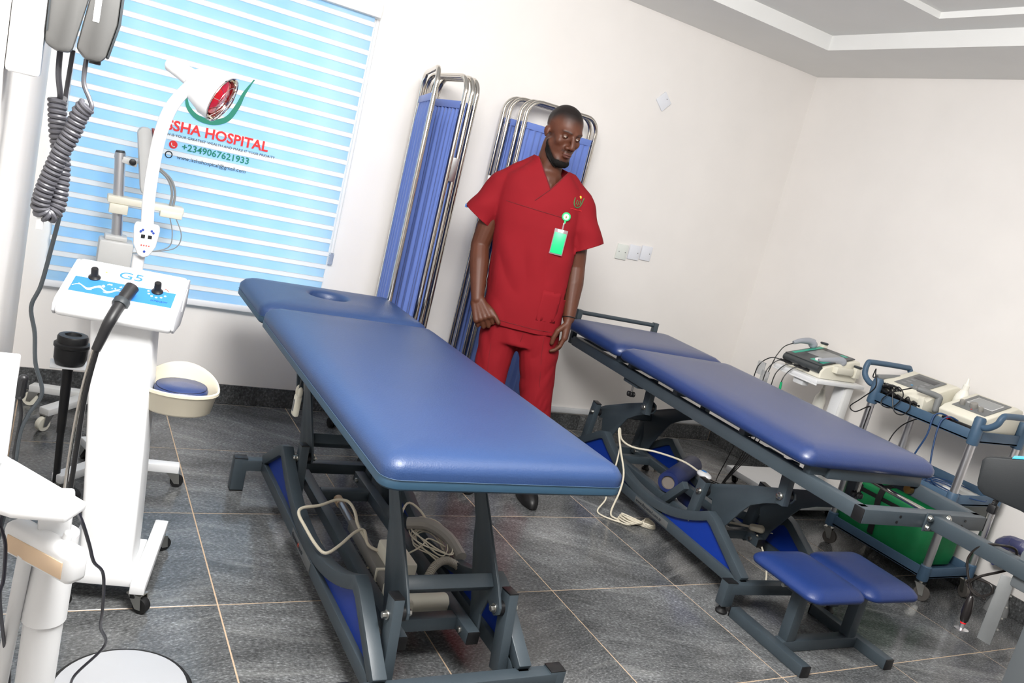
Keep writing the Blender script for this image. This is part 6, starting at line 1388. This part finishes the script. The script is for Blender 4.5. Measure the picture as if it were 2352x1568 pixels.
for pp_ in ([(-0.018, 0.775), (-0.022, 0.73), (-0.030, 0.69)], [(-0.150, 0.775), (-0.150, 0.68), (-0.135, 0.55), (-0.125, 0.40), (-0.118, 0.2)], [(0.078, 0.775), (0.088, 0.68), (0.112, 0.55), (0.128, 0.40), (0.145, 0.2)]):
    part('crease', MB().tube([(a, psurf(a, b) - 0.0003, b) for a, b in pp_], 0.0009, 6, 4), M_scrub2, tr_)
# shoes
M_shoe = mat('black_shoe', (20, 20, 21), 0.45)
for cx_, cy_, rot in ((-0.108, -0.045, 0.10), (0.168, -0.04, 0.30)):
    rows = []
    for k, (z, sc) in enumerate(((0.0, 0.93), (0.006, 1.0), (0.025, 1.0), (0.045, 0.93), (0.065, 0.74), (0.085, 0.55))):
        r_ = []
        for i in range(28):
            a = 2 * PI * i / 28; lx_ = 0.045 * sc * math.cos(a) * (1 - 0.12 * math.sin(a)); ly_ = (-0.035 + (0.142 if math.sin(a) < 0 else 0.10) * math.sin(a)) * (sc if k < 4 else sc) + (0.030 if k >= 4 else 0.0) * (k - 3)
            r_.append((cx_ + lx_ * math.cos(rot) - ly_ * math.sin(rot), cy_ + lx_ * math.sin(rot) + ly_ * math.cos(rot), z))
        rows.append(r_)
    part('shoe', MB().rings(rows), M_shoe, per, angle=50)
# badge, emblem, bracelet, rings
M_grn = mat('badge_green', (24, 176, 104), 0.4); M_cl = mat('badge_clear', (220, 200, 205), 0.12, trans=0.7)
yb = tsurf(0.040, 1.32) - 0.004
bg = part('badge_reel', MB().lathe([(0.019, 0), (0.020, 0.003), (0.018, 0.006)], (0.040, yb, 1.322), (0, -1, 0), 24), M_grn, per)
part('reel_face', MB().cyl((0.040, yb - 0.0055, 1.322), (0.040, yb - 0.0075, 1.322), 0.0125, n=20), M_white, bg)
part('reel_mark', MB().ell((0.040, yb - 0.0075, 1.320), (0.004, 0.0006, 0.006), 10, 6), mat('mark_olive', (120, 130, 60), 0.5), bg)
part('reel_tab', MB().b2((0.036, yb - 0.004, 1.292), (0.044, yb - 0.001, 1.306)), M_grn, bg)
part('strap', MB().b2((0.034, yb - 0.006, 1.262), (0.041, yb - 0.003, 1.294)), M_cl, bg, 0.001)
yc = tsurf(0.03, 1.20) - 0.010
cd = part('card_holder', MB().b2((0.004, yc - 0.002, 1.150), (0.064, yc + 0.002, 1.264)), M_cl, per, 0.003)
part('green_card', MB().b2((0.008, yc - 0.0035, 1.156), (0.060, yc - 0.0021, 1.248)), mat('card_green', (20, 206, 120), 0.4), cd, 0.001)
ye = lambda x, z: tsurf(x, z) - 0.0012
em = [(0.058, 1.412), (0.058, 1.390), (0.066, 1.374), (0.080, 1.372), (0.090, 1.384), (0.094, 1.402), (0.097, 1.418)]
part('emblem_ring', MB().tube([(a, ye(a, b), b) for a, b in em], 0.0022, 6, 4), mat('embroidery_green', (38, 110, 60), 0.7), to)
for a0, a1 in (((0.068, 1.384), (0.070, 1.404)), ((0.076, 1.380), (0.078, 1.402)), ((0.085, 1.386), (0.086, 1.406))): part('emblem_stroke', MB().tube([(a0[0], ye(*a0), a0[1]), (a1[0], ye(*a1), a1[1])], 0.0017, 6, 1), mat('embroidery_green', (38, 110, 60), 0.7), to)
part('emblem_flame', MB().ell((0.080, ye(0.080, 1.418), 1.418), (0.006, 0.0016, 0.007), 10, 6), mat('embroidery_yellow', (226, 170, 40), 0.7), to)
part('emblem_caption', MB().tube([(a, ye(a, 1.362 - 0.02 * (a - 0.05)), 1.362 - 0.02 * (a - 0.05)) for a in (0.048, 0.062, 0.080, 0.100)], 0.0013, 6, 3), mat('embroidery_red', (200, 30, 36), 0.7), to)
d_ = unit(LWr - LE); e1 = unit(np.cross(d_, V(0, 1, 0))); e2 = np.cross(d_, e1); c_ = LWr - d_ * 0.004
part('bracelet', MB().tube([c_ + (e1 * math.cos(a) * 0.0315 + e2 * math.sin(a) * 0.0315) for a in np.linspace(0, 2 * PI, 18, endpoint=False)], 0.0022, 6, 2, closed=True), M_blk, per)
